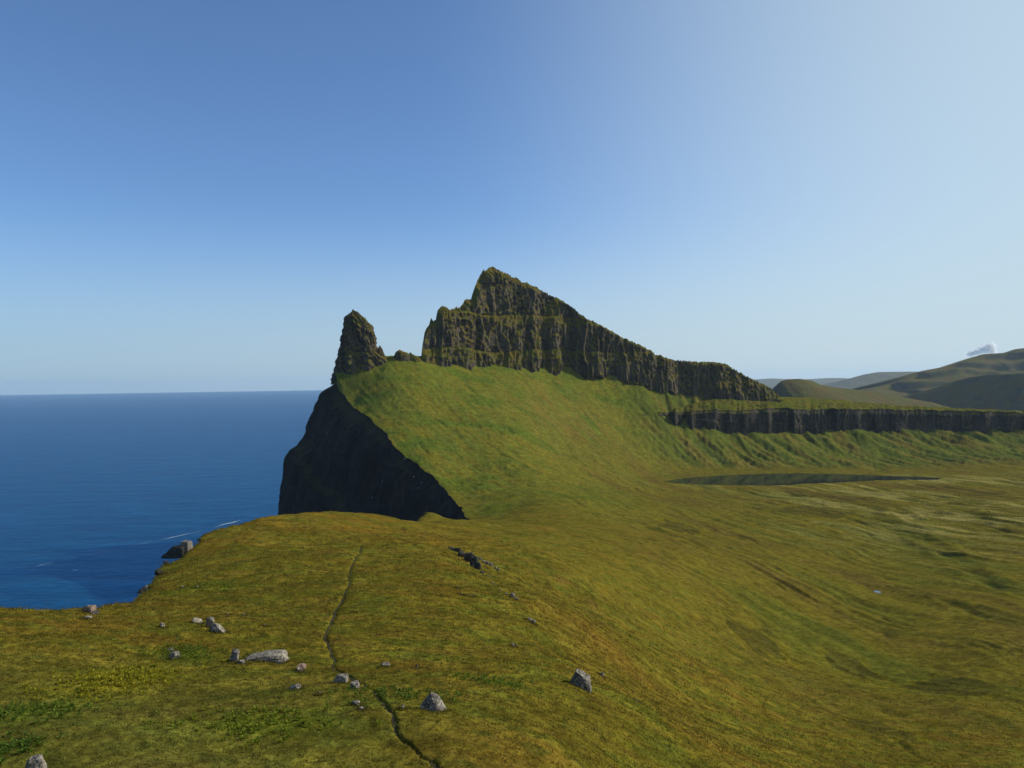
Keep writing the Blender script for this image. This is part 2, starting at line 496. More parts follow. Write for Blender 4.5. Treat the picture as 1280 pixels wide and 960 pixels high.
BOGS = [on_ground(px, py, 90.0) + (k1 * on_ground(px, py, 90.0)[1] / F, k2) for px, py, k1, k2 in [(945, 800, 32, 30), (1062, 832, 26, 26), (1255, 772, 34, 30), (1100, 915, 40, 16), (850, 660, 26, 40), (1020, 640, 50, 50), (1190, 860, 50, 22)]]


def line_dist(X, Y, P):
    d = np.full(X.shape, 1e9)
    for a, b in zip(P[:-1], P[1:]):
        ab = b - a; t = np.clip(((X - a[0]) * ab[0] + (Y - a[1]) * ab[1]) / (ab @ ab), 0, 1)
        d = np.minimum(d, np.hypot(X - a[0] - t * ab[0], Y - a[1] - t * ab[1]))
    return d


def hag_field(X, Y):
    """depth and darkness of the peat hags and gullies"""
    dz = np.zeros(X.shape); dk = np.zeros(X.shape)
    for P, dp, wd in HAGS:
        m = (X > P[:, 0].min() - 5 * wd) & (X < P[:, 0].max() + 5 * wd) & (Y > P[:, 1].min() - 5 * wd) & (Y < P[:, 1].max() + 5 * wd)
        if not m.any(): continue
        xs_, ys_ = X[m], Y[m]
        d = line_dist(xs_ + wd * 0.7 * n2(xs_ / (4 * wd), ys_ / (4 * wd), 120), ys_ + wd * 1.5 * n2(xs_ / (5 * wd), ys_ / (5 * wd), 121), P)
        br = np.clip(0.55 + 0.9 * n2(xs_ / (6 * wd), ys_ / (6 * wd), 122), 0.05, 1.1)
        dz[m] += 0.62 * dp * br * np.exp(-(d / wd) ** 2) - 0.25 * dp * np.exp(-((d - 2.2 * wd) / wd) ** 2)
        dk[m] = np.maximum(dk[m], br * np.exp(-(d / (wd * 0.8)) ** 2))
    return dz, dk


LAKE = np.array([(828, 602.5), (845, 599), (875, 596), (920, 593.5), (965, 592), (1000, 591.5), (1045, 592.5), (1085, 594), (1130, 595.5), (1178, 597.5), (1172, 599.5), (1130, 600), (1095, 600.5), (1062, 602.5), (1030, 604), (1005, 604.5), (985, 606.5), (950, 607), (915, 606.5), (880, 606), (850, 604.5)], float)
_la = ray(LAKE[:, 0], LAKE[:, 1])
_ly = (EYE - LAKE_Z) / -_la[1]
LAKE_XY = np.stack([_la[0] * _ly, _ly], 1)


def lake_sd(X, Y):
    """distance to the lake shore, negative on the water"""
    d = np.full(X.shape, 1e9); ins = np.zeros(X.shape, bool)
    P = LAKE_XY; n = len(P)
    for i in range(n):
        a, b = P[i], P[(i + 1) % n]
        ab = b - a
        t = np.clip(((X - a[0]) * ab[0] + (Y - a[1]) * ab[1]) / (ab @ ab), 0, 1)
        d = np.minimum(d, np.hypot(X - a[0] - t * ab[0], Y - a[1] - t * ab[1]))
        c = ((a[1] > Y) != (b[1] > Y)) & (X < (b[0] - a[0]) * (Y - a[1]) / (b[1] - a[1] + 1e-12) + a[0])
        ins ^= c
    return np.where(ins, -d, d)




def detail(X, Y, gs):
    """bumps of the turf; gs = spacing the mesh can carry"""
    def fade(L): return sstep(L * 0.9, L * 0.25, gs)
    wx = X + 12 * n2(X / 60, Y / 60, 90); wy = Y + 12 * n2(X / 60 + 9, Y / 60, 91)
    valley = sstep(-20, 160, X) * sstep(120, 300, Y) * sstep(1330, 1080, Y)
    slope = sstep(700, 900, Y) * sstep(420, 200, X)
    z = 0
    rx = (wx * 0.28 - wy * 0.96) * 0.45; ry = wx * 0.96 + wy * 0.28         # hummocks run obliquely across the valley
    rid = 1 - np.abs(n2(rx / 95, ry / 34, 11)) * 2
    z = z + valley * (2.0 * n2(rx / 120, ry / 90, 10) + 0.5 * rid + 0.7 * (1 - 2 * np.abs(n2(rx / 46, ry / 13, 12))))
    z = z + valley * fade(12) * 0.5 * n2(rx / 16, ry / 6, 13)
    pm = np.clip(near(X, Y, 470, 830, 190, 230) + 0.8 * near(X, Y, 620, 1120, 330, 90), 0, 1)
    z = z + valley * pm * (2.4 * np.abs(n2(rx / 70, ry / 26, 110)) + 1.6 * (1 - 2 * np.abs(n2(rx / 34, ry / 12, 111))) + 0.8 * n2(rx / 14, ry / 5, 112))
    z = z + sstep(1400, 1490, Y) * sstep(200, 300, X) * (13 * np.maximum(0, n2(X / 48, Y / 300, 140) - 0.05) + 6 * np.maximum(0, n2(X / 16, Y / 200, 141)))
    hag = n2(rx / 75, ry / 24, 26) + 0.35 * n2(rx / 20, ry / 12, 27)
    z = z + valley * 1.1 * sstep(-0.04, 0.04, hag) * sstep(0.0, 0.4, n2(rx / 110, ry / 110, 28)) * sstep(350, 550, Y)
    talus = sstep(1290, 1340, Y) * sstep(150, 260, X)
    z = z + talus * (3.6 * (1 - 2 * np.abs(n2((X + 0.35 * Y) / 52, Y / 260, 14))) + 2.6 * (1 - 2 * np.abs(n2((X + 0.35 * Y) / 19, Y / 80, 15))) + 1.4 * n2(X / 7, Y / 12, 16) + 0.8 * n2(X / 3.5, Y / 6, 48))
    z = z + slope * (1.2 * n2((X + 0.5 * Y) / 70, Y / 200, 17) + 0.5 * (1 - 2 * np.abs(n2((X + 0.5 * Y) / 20, Y / 150, 18))) + 0.45 * n2((X + 0.5 * Y) / 6, Y / 40, 19) + 0.45 * n2(X / 4.5, Y / 6, 25) - 1.0 * sstep(0.45, 0.7, n2((X + 0.5 * Y) / 14, Y / 45, 47)))
    z = z + (1 - valley) * (0.9 * n2(X / 38, Y / 38, 20) + 0.4 * n2(X / 13, Y / 13, 21)) * np.clip(Y / 120, 0.5, 2)
    z = z + fade(5.0) * 0.20 * n2(X / 5, Y / 5, 22)
    z = z + fade(2.2) * 0.11 * (1 - 2 * np.abs(n2(X / 2.1, Y / 2.1, 23)))
    z = z + fade(0.9) * 0.06 * n2(X / 0.85, Y / 0.85, 24)
    return z


BLUFF = (ray(534, 645)[0] * 525, 525.0)
POND = on_ground(1097, 740, 200, 900)
POND = (*POND, float(base_z(np.array([POND[0]]), np.array([POND[1]]))[0]))


def ground_z(X, Y, gs=None):
    X = np.asarray(X, float); Y = np.asarray(Y, float)
    z = base_z(X, Y) + detail(X, Y, Y * 0.0022 if gs is None else gs)
    z = z - hag_field(X, Y)[0]
    z = z + 3.2 * near(X, Y, BLUFF[0], BLUFF[1], 9, 34)
    pk = np.exp(-((np.hypot((X - POND[0]) / 1.3, Y - POND[1])) / 9.0) ** 4)
    z = z + (POND[2] - z) * pk
    # lake basin and its shores
    m = (Y > 1000) & (Y < 1400) & (X > 150) & (X < 850)
    if m.any():
        d = lake_sd(X[m], Y[m])
        zs = LAKE_Z + np.where(d < 0, np.maximum(d * 0.12, -2.5) - 0.4, 0.3 + 0.035 * d)
        z = np.array(z); z[m] = zs + (z[m] - zs) * sstep(8, 90, d)
    return z


def veg_color(X, Y, Z):
    C = lambda *c: np.array(c)
    a = fbm2(X / 34, Y / 20, 4, 50) * 0.5 + 0.5
    b = fbm2(X / 9, Y / 6, 3, 54) * 0.5 + 0.5
    c = fbm2(X / 2.6, Y / 1.6, 3, 58) * 0.5 + 0.5
    e = fbm2(X / 90, Y / 45, 3, 62) * 0.5 + 0.5
    out = np.broadcast_to(C(0.112, 0.086, 0.010), X.shape + (3,)).copy()
    out = lerp3(out, C(0.136, 0.084, 0.011), sstep(0.48, 0.70, a) * 0.75)          # rusty sedge
    out = lerp3(out, C(0.088, 0.088, 0.010), sstep(0.48, 0.66, b) * 0.8)          # green turf
    out = lerp3(out, C(0.118, 0.070, 0.014), sstep(0.56, 0.72, 1 - b * 0.6 - a * 0.4) * 0.6)
    out = lerp3(out, C(0.155, 0.122, 0.010), sstep(0.56, 0.74, c) * 0.5)         # straw
    out = lerp3(out, C(0.045, 0.055, 0.008), sstep(0.42, 0.28, c) * 0.55)         # dark low herbs
    nearg = sstep(85, 48, Y) * sstep(5, -22, X)
    out = lerp3(out, C(0.088, 0.088, 0.016), nearg * 0.55)
    out = lerp3(out, C(0.138, 0.082, 0.010), sstep(210, 300, Y) * sstep(470, 400, Y) * sstep(0, -30, X) * sstep(0.35, 0.6, a) * 0.7)
    # the great green slope
    s = sstep(620, 900, Y + 0.5 * X) * sstep(430, 150, X)
    st = fbm2((X + 0.5 * Y) / 12, Y / 110, 4, 66) * 0.5 + 0.5
    g = lerp3(np.broadcast_to(C(0.102, 0.106, 0.013), out.shape), C(0.128, 0.108, 0.012), sstep(0.42, 0.62, st))
    g = lerp3(g, C(0.068, 0.096, 0.010), sstep(0.50, 0.68, e) * 0.8)
    up = sstep(230, 330, Z)
    g = lerp3(g, C(0.080, 0.108, 0.010), up * sstep(0.4, 0.65, b) * 0.7)
    g = lerp3(g, C(0.120, 0.078, 0.020), near(X, Y, 120, 1200, 90, 190, 0.2) * sstep(0.35, 0.6, st) * 0.9)
    out = lerp3(out, g, s)
    # valley moor: duller, with pale moss heath
    v = sstep(0, 170, X) * sstep(140, 330, Y) * sstep(1350, 1200, Y)
    wx = X + 12 * n2(X / 60, Y / 60, 90); wy = Y + 12 * n2(X / 60 + 9, Y / 60, 91)
    rx = (wx * 0.28 - wy * 0.96) * 0.45; ry = wx * 0.96 + wy * 0.28
    va = fbm2(rx / 150, ry / 55, 5, 70, 0.6) * 0.5 + 0.5
    vb = fbm2(rx / 46, ry / 13, 5, 74, 0.66) * 0.5 + 0.5
    m = lerp3(np.broadcast_to(C(0.124, 0.098, 0.011), out.shape), C(0.088, 0.090, 0.011), sstep(0.45, 0.65, va))
    m = lerp3(m, C(0.090, 0.058, 0.016), sstep(0.52, 0.70, 1 - va) * 0.7)
    m = lerp3(m, C(0.150, 0.112, 0.014), sstep(0.54, 0.64, vb) * 0.5)
    m = lerp3(m, C(0.056, 0.058, 0.009), sstep(0.40, 0.30, vb) * 0.6)
    hag = n2(rx / 75, ry / 24, 26) + 0.35 * n2(rx / 20, ry / 12, 27)
    m = lerp3(m, C(0.030, 0.038, 0.009), sstep(0.08, 0.02, np.abs(hag + 0.05)) * sstep(0.1, 0.4, n2(rx / 90, ry / 70, 29)) * 0.6)
    pale = np.clip(near(X, Y, 470, 830, 190, 230) + 0.8 * near(X, Y, 620, 1120, 330, 90), 0, 1)
    m = lerp3(m, C(0.270, 0.215, 0.060), sstep(0.50, 0.585, vb * 0.5 + va * 0.5) * pale)
    out = lerp3(out, m * 0.92, v * 0.92)
    # talus below the cliff band
    t = sstep(1290, 1340, Y) * sstep(180, 300, X)
    tb = fbm2((X + 0.35 * Y) / 26, Y / 140, 4, 78) * 0.5 + 0.5
    tc = lerp3(np.broadcast_to(C(0.080, 0.092, 0.012), out.shape), C(0.115, 0.092, 0.016), sstep(0.45, 0.65, tb))
    tc = lerp3(tc, C(0.050, 0.058, 0.012), sstep(0.45, 0.3, tb) * 0.8)
    out = lerp3(out, tc, t)
    for (bx_, by_, br1, br2) in BOGS:                # dark bog hollows with a straw coloured rim
        f_ = near(X, Y, bx_, by_, br1, br2, 0.0) + 0.28 * n2(X / (br1 * 0.5), Y / (br2 * 0.6), 130)
        out = lerp3(out, C(0.135, 0.105, 0.008), sstep(0.30, 0.38, f_) * sstep(0.52, 0.44, f_) * 0.55)
        out = lerp3(out, C(0.062, 0.052, 0.009), sstep(0.42, 0.50, f_) * 0.7)
    out = lerp3(out, C(0.125, 0.062, 0.010), near(X, Y, RUST[0], RUST[1], 9, 45, 0.15) * sstep(0.35, 0.6, b) * 0.6)
    out = lerp3(out, C(0.028, 0.034, 0.007), hag_field(X, Y)[1] * 0.5)
    out = out * C(0.94, 0.98, 1.05)
    # lush herb patches near the viewer
    for (px, py, rx_, ry_, colr, k) in HERBS:
        hx, hy = px, py
        out = lerp3(out, C(*colr), near(X, Y, hx, hy, rx_, ry_) * sstep(0.35, 0.6, b * 0.5 + c * 0.5) * k)
    return out


RUST = on_ground(752, 805)


def herb(px, py, rx, ry, c, k):
    x, y = on_ground(px, py); return (x, y, rx, ry, c, k)


HERBS = [herb(150, 850, 3.6, 5.5, (0.200, 0.180, 0.010), 0.9), herb(40, 890, 2.6, 3.0, (0.075, 0.110, 0.010), 0.6), herb(265, 735, 6, 9, (0.075, 0.110, 0.010), 0.6),
         herb(500, 872, 4.0, 3.0, (0.070, 0.100, 0.010), 0.7), herb(620, 855, 3, 2.2, (0.075, 0.115, 0.010), 0.6), herb(330, 905, 4.0, 3.4, (0.115, 0.140, 0.010), 0.6),
         herb(230, 815, 3.0, 4.5, (0.085, 0.110, 0.010), 0.7), herb(5, 945, 1.6, 2.6, (0.060, 0.100, 0.010), 0.7), herb(620, 640, 14, 60, (0.090, 0.118, 0.010), 0.8)]

# ------------------------------------------------------------------ sea
R = 40000.0
sea = raw_mesh('sea', np.array([(-R, -3000, 0), (R, -3000, 0), (R, R, 0), (-R, R, 0)], float), np.array([[0, 1, 2, 3]]), 4, M_SEA)
tag(sea, 'deep blue open sea reaching to the horizon', 'sea', kind='structure')

# ------------------------------------------------------------------ ground
NC, NR = 1450, 1150
xs = np.linspace(-0.88, 0.92, NC)
ly = np.linspace(math.log(24), math.log(1680), NR)
YY = np.exp(ly)[:, None] * np.ones((1, NC))
XX = YY * xs[None]
ymax = yb(640 + xs * 1000) - 24 * sstep(-0.105, -0.115, xs)
ymax = np.where(xs > 0.12, np.maximum(1500, np.interp(xs, [0.12, 0.2, 0.36, 0.95], [1530, 1550, 1555, 1570])), ymax) + 45
over = YY > ymax[None]
YY = np.minimum(YY, ymax[None]); XX = YY * xs[None]
cx = coast(YY[:, 0])[:, None]
left = XX < coast(YY)
XX = np.maximum(XX, coast(YY))
GS = YY * 0.0028
ZZ = ground_z(XX, YY, GS)
pd = path_dist(XX, YY)
wp = np.clip(YY * 0.0036, 0.17, 0.40) * (1 + 0.45 * n2(XX / 1.7, YY / 1.7, 150))
ZZ = ZZ - 0.30 * np.exp(-(pd / wp) ** 2)
rim = XX - coast(YY)                       # turf rolls over the brink
ZZ = ZZ - 0.9 * np.exp(-rim / 1.0) * np.clip(YY / 250, 0.4, 1.0) * sstep(700, 400, YY)
VC = veg_color(XX, YY, ZZ)
keep = ~((left[:-1, :-1] & left[:-1, 1:] & left[1:, 1:] & left[1:, :-1]) | (over[:-1, :-1] & over[:-1, 1:] & over[1:, 1:] & over[1:, :-1]))
ground = grid_mesh('ground', np.stack([XX, YY, ZZ], -1), M_TURF, keep, VC)
tag(ground, 'rolling moor of olive and rust coloured grass falling to the valley', 'grassland', kind='structure')

# lake
def sheet(name, pts, mat, z):
    """flat water sheet over an outline"""
    c = np.mean(pts, 0)
    V = [(c[0], c[1], z)] + [(p[0], p[1], z) for p in pts]
    n = len(pts)
    return raw_mesh(name, np.array(V, float), np.array([[0, 1 + i, 1 + (i + 1) % n] for i in range(n)]), 3, mat)


M_LAKE, _nt, _b = new_mat('lake_water')
_b.inputs['Base Color'].default_value = (0.014, 0.018, 0.017, 1); _b.inputs['Roughness'].default_value = 0.06; _b.inputs['Specular IOR Level'].default_value = 0.12
_g = _nt.nodes.new('ShaderNodeNewGeometry'); _bm = _nt.nodes.new('ShaderNodeBump'); _bm.inputs['Distance'].default_value = 0.15; _bm.inputs['Strength'].default_value = 0.2
_nt.links.new(noise_n(_nt, _g.outputs['Position'], 0.2, 4), _bm.inputs['Height']); _nt.links.new(_bm.outputs[0], _b.inputs['Normal'])
lake = sheet('lake', LAKE_XY + (LAKE_XY - LAKE_XY.mean(0)) / np.linalg.norm(LAKE_XY - LAKE_XY.mean(0), axis=1, keepdims=True) * 1.0, M_LAKE, LAKE_Z)
tag(lake, 'long dark lake under the cliff band', 'lake', kind='structure')
# ------------------------------------------------------------------ sea cliffs
def arc_resample(P, step):
    d = np.concatenate([[0], np.cumsum(np.linalg.norm(np.diff(P[:, :2], axis=0), axis=1))])
    t = np.arange(0, d[-1], step)
    return np.stack([np.interp(t, d, P[:, k]) for k in range(P.shape[1])], 1), t


ey = np.concatenate([np.arange(40, 300, 1.0), np.arange(300, 1296, 2.0)])
edge = np.stack([coast(ey) + 0.8 + ey * 0.0015, ey, np.zeros_like(ey)], 1)
edge[:, 2] = ground_z(edge[:, 0], edge[:, 1], ey * 0.0028) - 0.6 - ey * 0.0012
backp = world([419, 424, 440, 470, 500, 540], [452, 455, 456, 452, 450, 452], [1312, 1345, 1352, 1362, 1370, 1400])
edge = np.concatenate([edge, backp])
E, T = arc_resample(edge, 2.2)
tg = np.gradient(E[:, :2], axis=0)
for _ in range(60): tg[1:-1] = (tg[:-2] + tg[1:-1] * 2 + tg[2:]) / 4
tg /= np.linalg.norm(tg, axis=1, keepdims=True) + 1e-9
nrm = np.stack([-tg[:, 1], tg[:, 0]], 1)            # seaward
NRC = 150
vv = np.linspace(0, 1, NRC) ** 1.15
drop_k = np.array([0, 11, 30, 50, 70, 89, 101, 108, 122, 139, 156, 173, 188, 300.0])
out_k = np.array([0, 12, 24, 36, 43, 48, 58, 70, 76, 79, 84, 88, 89, 105.0])
ztop = E[:, 2]
Zc = ztop[None] + vv[:, None] * (-4 - ztop[None])
drop = np.maximum(np.minimum(ztop, EYE + 3.0)[None] - Zc, 0)
near_fac = np.interp(E[:, 1], [0, 450, 700, 950, 1150], [0.55, 0.55, 0.45, 0.55, 0.92])
outw = np.interp(drop, drop_k, out_k) * near_fac[None]
tt = T[None] + 0 * Zc
jut = (9 * (1 - 2 * np.abs(n2(tt / 60, Zc / 260, 30))) + 5 * n2(tt / 19, Zc / 70, 31) + 2.2 * n2(tt / 7, Zc / 20, 32) + 1.8 * np.abs(n2(tt / 40, Zc / 9, 33))) * sstep(0, 22, drop)
outw = outw + jut
Pc = np.stack([E[None, :, 0] + nrm[None, :, 0] * outw, E[None, :, 1] + nrm[None, :, 1] * outw, Zc], -1)
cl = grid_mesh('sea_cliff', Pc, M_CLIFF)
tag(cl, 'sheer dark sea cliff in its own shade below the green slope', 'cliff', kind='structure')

# ------------------------------------------------------------------ mountain wall
TOP = [(526, 449), (528, 430), (530, 416), (532, 411), (536, 406), (538, 397), (540, 402), (543, 399), (545, 388), (549, 383.5), (553, 382.5), (557, 384), (560, 388), (564, 386.5), (569, 384), (573, 385),
       (576, 380), (580, 375), (583, 373.5), (587, 374), (589, 366), (592, 359), (596, 350), (600, 343), (603, 337), (605, 339.5), (609, 335), (615, 333), (620, 337), (632, 342.5), (640, 346), (650, 352), (672, 360), (690, 370),
       (705, 377), (720, 388), (731, 398), (748, 405), (765, 415), (780, 423), (800, 431), (820, 443), (835, 448), (850, 451), (870, 452), (890, 452.5), (905, 454), (915, 460), (930, 469), (945, 476), (958, 482), (968, 489), (974, 496)]
BASE = [(526, 450), (545, 453), (570, 453), (600, 458), (612, 458), (630, 456), (650, 456), (665, 452), (680, 450), (690, 453), (700, 459), (715, 462), (730, 458), (745, 457), (760, 463), (775, 466),
        (790, 467), (805, 472), (815, 478), (825, 480), (838, 478), (850, 488), (870, 492), (900, 493), (940, 497), (974, 500)]
TOP = np.array(TOP, float); BASE = np.array(BASE, float)
pxs = np.linspace(526, 974, 1150)
tpy = np.interp(pxs, TOP[:, 0], TOP[:, 1]); bpy_ = np.interp(pxs, BASE[:, 0], BASE[:, 1])
tpy = tpy + (n2(pxs / 6.0, pxs * 0, 35) * 1.6 + n2(pxs / 1.7, pxs * 0, 36) * 1.6) * sstep(526, 540, pxs)
YB = yb(pxs) - 6
B = world(pxs, bpy_, YB)
hgt = (bpy_ - tpy) / F * YB
YT = YB + 8 + hgt * np.interp(pxs, [526, 690, 760, 974], [0.55, 0.52, 0.30, 0.26])
Tp = world(pxs, tpy, YT)
NW = 230
v = np.linspace(-0.12, 1, NW)
vpos = np.clip(v, 0, 1)
Zw = B[None, :, 2] + v[:, None] * (Tp[None, :, 2] - B[None, :, 2]) - np.where(v < 0, 10, 0)[:, None]
# the wall climbs in steps: sheer courses with sloping ledges between
sx_ = np.linspace(0, 1, 1150) * 560
lev = Zw - 280 + 9 * n2(sx_[None] / 80 + 0 * Zw, Zw / 300, 37)
LV = np.array([-60, 0, 38, 56, 104, 121, 178, 236, 300])
lin = np.interp(lev, LV, np.arange(len(LV))); fl = np.floor(lin); fr = lin - fl
stair = fl + sstep(0.70, 1.0, fr)
ls = np.clip(0.06 + 0.70 * n2(sx_[None] / 45 + fl * 7.7, Zw / 150, 46), 0.03, 0.75)
hz = (1 - ls) * lin + ls * stair
hz0 = hz[int(0.12 / 1.12 * NW)][None]; hz1 = hz[-1][None]
hf = np.clip((hz - hz0) / np.maximum(hz1 - hz0, 0.4), -0.2, 1.0)
hf = np.where(hz1 - hz0 < 0.5, np.clip(v, 0, 1)[:, None], hf)
gx = sx_[None] + 0 * Zw
gul = 1 - 2 * np.abs(n2(gx / 42 + 0.25 * n2(gx / 30, Zw / 60, 39), Zw / 420, 38))
col_ = 1 - 2 * np.abs(n2((gx + 6 * n2(gx / 20, Zw / 50, 48)) / 10.5, Zw / 110 + fl * 0.10, 40))
sm = n2(gx / 4.5, Zw / 22 + fl * 0.4, 43)
fade_top = sstep(1.0, 0.9, v)[:, None]
big = np.clip(hgt / 90, 0.25, 1)[None]
gul = np.sign(gul) * np.abs(gul) ** 0.8
outw = (17 * gul * big + 6.0 * col_ * big + 3.0 * sm + 2.2 * n3(gx / 2.6, Zw / 5, 0 * Zw, 44)) * (0.25 + 0.75 * fade_top)
tb = np.gradient(B[:, :2], axis=0)
for _ in range(80): tb[1:-1] = (tb[:-2] + 2 * tb[1:-1] + tb[2:]) / 4
tb /= np.linalg.norm(tb, axis=1, keepdims=True)
nb = np.stack([tb[:, 1], -tb[:, 0]], 1)              # outward, to the valley
Xw = B[None, :, 0] + (Tp[None, :, 0] - B[None, :, 0]) * hf + nb[None, :, 0] * outw
Yw = B[None, :, 1] + (Tp[None, :, 1] - B[None, :, 1]) * hf + nb[None, :, 1] * outw
front = np.stack([Xw, Yw, Zw], -1)
# far side: falls to the sea
vb = np.linspace(0, 1, 40)[1:]
bk = front[-1][None] + np.stack([-nb[None, :, 0] * vb[:, None] * 190, -nb[None, :, 1] * vb[:, None] * 190, -(front[-1][None, :, 2] + 4) * (vb[:, None] ** 0.85)], -1)
bk[..., 1] += 8 * n2(sx_[None] / 20 + 0 * bk[..., 0], bk[..., 2] / 60, 45) * sstep(0, 0.15, vb)[:, None]
mt = grid_mesh('mountain', np.concatenate([front, bk]), M_WALL)
tag(mt, 'jagged basalt mountain wall with green ledges above the slope', 'mountain', kind='structure')

# ------------------------------------------------------------------ pinnacle
def spire(name, rows, Y, depth, mat, seed, amp=2.2, nseg=220, nrow=150):
    rows = np.array(rows, float)
    pyv = np.linspace(rows[0, 0], rows[-1, 0], nrow)
    l = np.interp(pyv, rows[:, 0], rows[:, 1]); r = np.interp(pyv, rows[:, 0], rows[:, 2])
    al = ray(l, pyv); ar = ray(r, pyv)
    xl = al[0] * Y; xr = ar[0] * Y
    z = EYE + (al[1] + ar[1]) / 2 * Y
    cxx = (xl + xr) / 2; hw = (xr - xl) / 2
    th = np.linspace(0, 2 * np.pi, nseg, endpoint=False)
    c, s = np.cos(th), np.sin(th)
    sc = np.sign(c) * np.abs(c) ** 0.8; ss = np.sign(s) * np.abs(s) ** 0.8
    Zp = z[:, None] + 0 * th[None]
    n = 0.55 * (1 - 2 * np.abs(n3(c[None] * 2.6 + 0 * Zp, s[None] * 2.6 + 0 * Zp, Zp / 38, seed))) + 0.4 * n3(c[None] * 6 + 0 * Zp, s[None] * 6 + 0 * Zp, Zp / 8, seed + 3) + 0.45 * n3(c[None] * 14 + 0 * Zp, s[None] * 14 + 0 * Zp, Zp / 4, seed + 5)
    dd = amp * n * np.clip(hw[:, None] / 14, 0.15, 1)
    X = cxx[:, None] + (hw[:, None] * sc[None]) + dd * c[None]
    Yp = Y + np.maximum(hw[:, None] * depth, 1.5) * ss[None] + dd * s[None] * 1.6
    P = np.stack([X, Yp, Zp], -1)
    cap = np.tile(np.array([cxx[0], Y, z[0] + 0.8]), (1, nseg, 1))
    o = grid_mesh(name, np.concatenate([cap, P]), mat, close=True)
    return o


pin = spire('rock_pinnacle', [(387, 440.8, 441.3), (388.6, 440.3, 443), (389.6, 440, 446.5), (391, 438.5, 447.5), (393, 436.5, 449), (395.5, 433.6, 451), (399, 432.4, 454.5), (404, 431.4, 458.5), (409, 430.8, 463.5), (417, 430.6, 466.5), (420, 429, 467.5),
                    (424, 427.7, 468.5), (432, 427, 470), (440, 425.5, 473), (446, 424.5, 479), (452, 422, 484), (462, 420, 490), (480, 416, 496)], 1318, 0.62, M_WALL, 60, amp=4.4)
tag(pin, 'tall thin rock spire standing on the cliff brink left of the mountain', 'rock spire', kind='structure')
for i, (rw, lab) in enumerate([
        ([(432, 474.4, 475.0), (435, 473, 477), (440, 471, 479), (446, 469, 481), (455, 466, 484)], 'small rock tooth leaning on the right foot of the spire'),
        ([(437.3, 499, 500), (439, 496, 503), (441, 494.6, 509), (444, 494, 511), (452, 493, 513)], 'ragged comb of rock on the saddle between spire and mountain'),
        ([(440.5, 512.3, 513), (443, 511, 516), (446, 510, 522), (452, 508, 527)], 'low broken rocks on the saddle right beside the mountain foot')]):
    tag(spire('saddle_rock', rw, 1318 + 6 * i, 1.1, M_WALL, 70 + i, amp=2.6, nseg=70, nrow=50), lab, 'rock', kind='structure')

# ------------------------------------------------------------------ cliff band and bench on the far side of the valley
FE = np.array([(770, 520, 1480), (800, 518, 1452), (830, 516, 1456), (860, 514.5, 1460), (880, 513, 1464), (930, 512, 1476), (960, 511, 1488), (1020, 511, 1515), (1100, 512, 1535), (1180, 513, 1545), (1240, 514, 1545), (1290, 517, 1540), (1420, 527, 1520), (1600, 540, 1500)], float)
BE = np.array([(770, 526), (800, 528), (830, 531), (880, 534), (960, 541), (1040, 549), (1150, 549), (1250, 549), (1290, 547), (1420, 553), (1600, 565)], float)
pxs = np.linspace(775, 1600, 1300)
fpy = np.interp(pxs, FE[:, 0], FE[:, 1]) + 1.6 * n2(pxs / 45, pxs * 0, 79) + 1.3 * np.round(1.6 * n2(pxs / 15, pxs * 0, 78)) / 1.6 + 1.0 * n2(pxs / 9, pxs * 0, 80) + 0.6 * n2(pxs / 4, pxs * 0, 81)
fY = np.interp(pxs, FE[:, 0], FE[:, 2])
fY = fY + (34 * n2(pxs / 10, pxs * 0, 96) + 16) * sstep(885, 830, pxs)
bpy2 = np.interp(pxs, BE[:, 0], BE[:, 1])
Tf = world(pxs, fpy, fY); Bf = world(pxs, bpy2, fY - 12)
Bf[:, 2] -= 10
vv = np.linspace(0, 1, 90)[:, None]
s = np.concatenate([[0], np.cumsum(np.hypot(np.diff(Tf[:, 0]), np.diff(Tf[:, 1])))])
zz = Bf[None, :, 2] + vv * (Tf[None, :, 2] - Bf[None, :, 2])
ssv = s[None] + 0 * zz
hb = np.clip((Tf[:, 2] - Bf[:, 2]) / 55, 0.2, 1)[None]
ssv = ssv + 16 * n2(ssv / 55, 0 * ssv, 94)
outb = hb * (0.5 + 0.9 * np.abs(n2(ssv / 70, zz / 90, 95)) * 1.6) * (6.5 * (1 - 2 * np.abs(n2(ssv / 34, zz / 300, 82))) + 2.4 * (1 - 2 * np.abs(n2(ssv / 9, zz / 70, 83))) + 1.8 * n2(ssv / 5, zz / 9, 84)) - 16 * sstep(0.35, 0.75, n2(ssv / 42, zz / 200, 97)) * sstep(1.02, 0.85, vv) 
yprof = np.clip(vv * 1.0, 0, 1)
lk = 0.55 + 0.25 * n2(ssv / 60, 0 * ssv, 89)
led = 0.35 * vv + sstep(lk - 0.06, lk + 0.06, vv) * 0.3 * np.clip(0.5 + n2(ssv / 30, 0 * ssv, 92), 0, 1) + sstep(0.85, 1.0, vv) * 0.35
outb = outb - 9 * sstep(-0.1, -0.6, n2(ssv / 24, zz / 40, 93)) * sstep(930, 830, pxs)[None]
Pb = np.stack([Bf[None, :, 0] + (Tf[None, :, 0] - Bf[None, :, 0]) * led, Bf[None, :, 1] + (Tf[None, :, 1] - Bf[None, :, 1]) * led - outb, zz], -1)
cb = grid_mesh('cliff_band', Pb, M_BAND)
tag(cb, 'long dark band of columnar cliff across the valley above the lake', 'cliff', kind='structure')
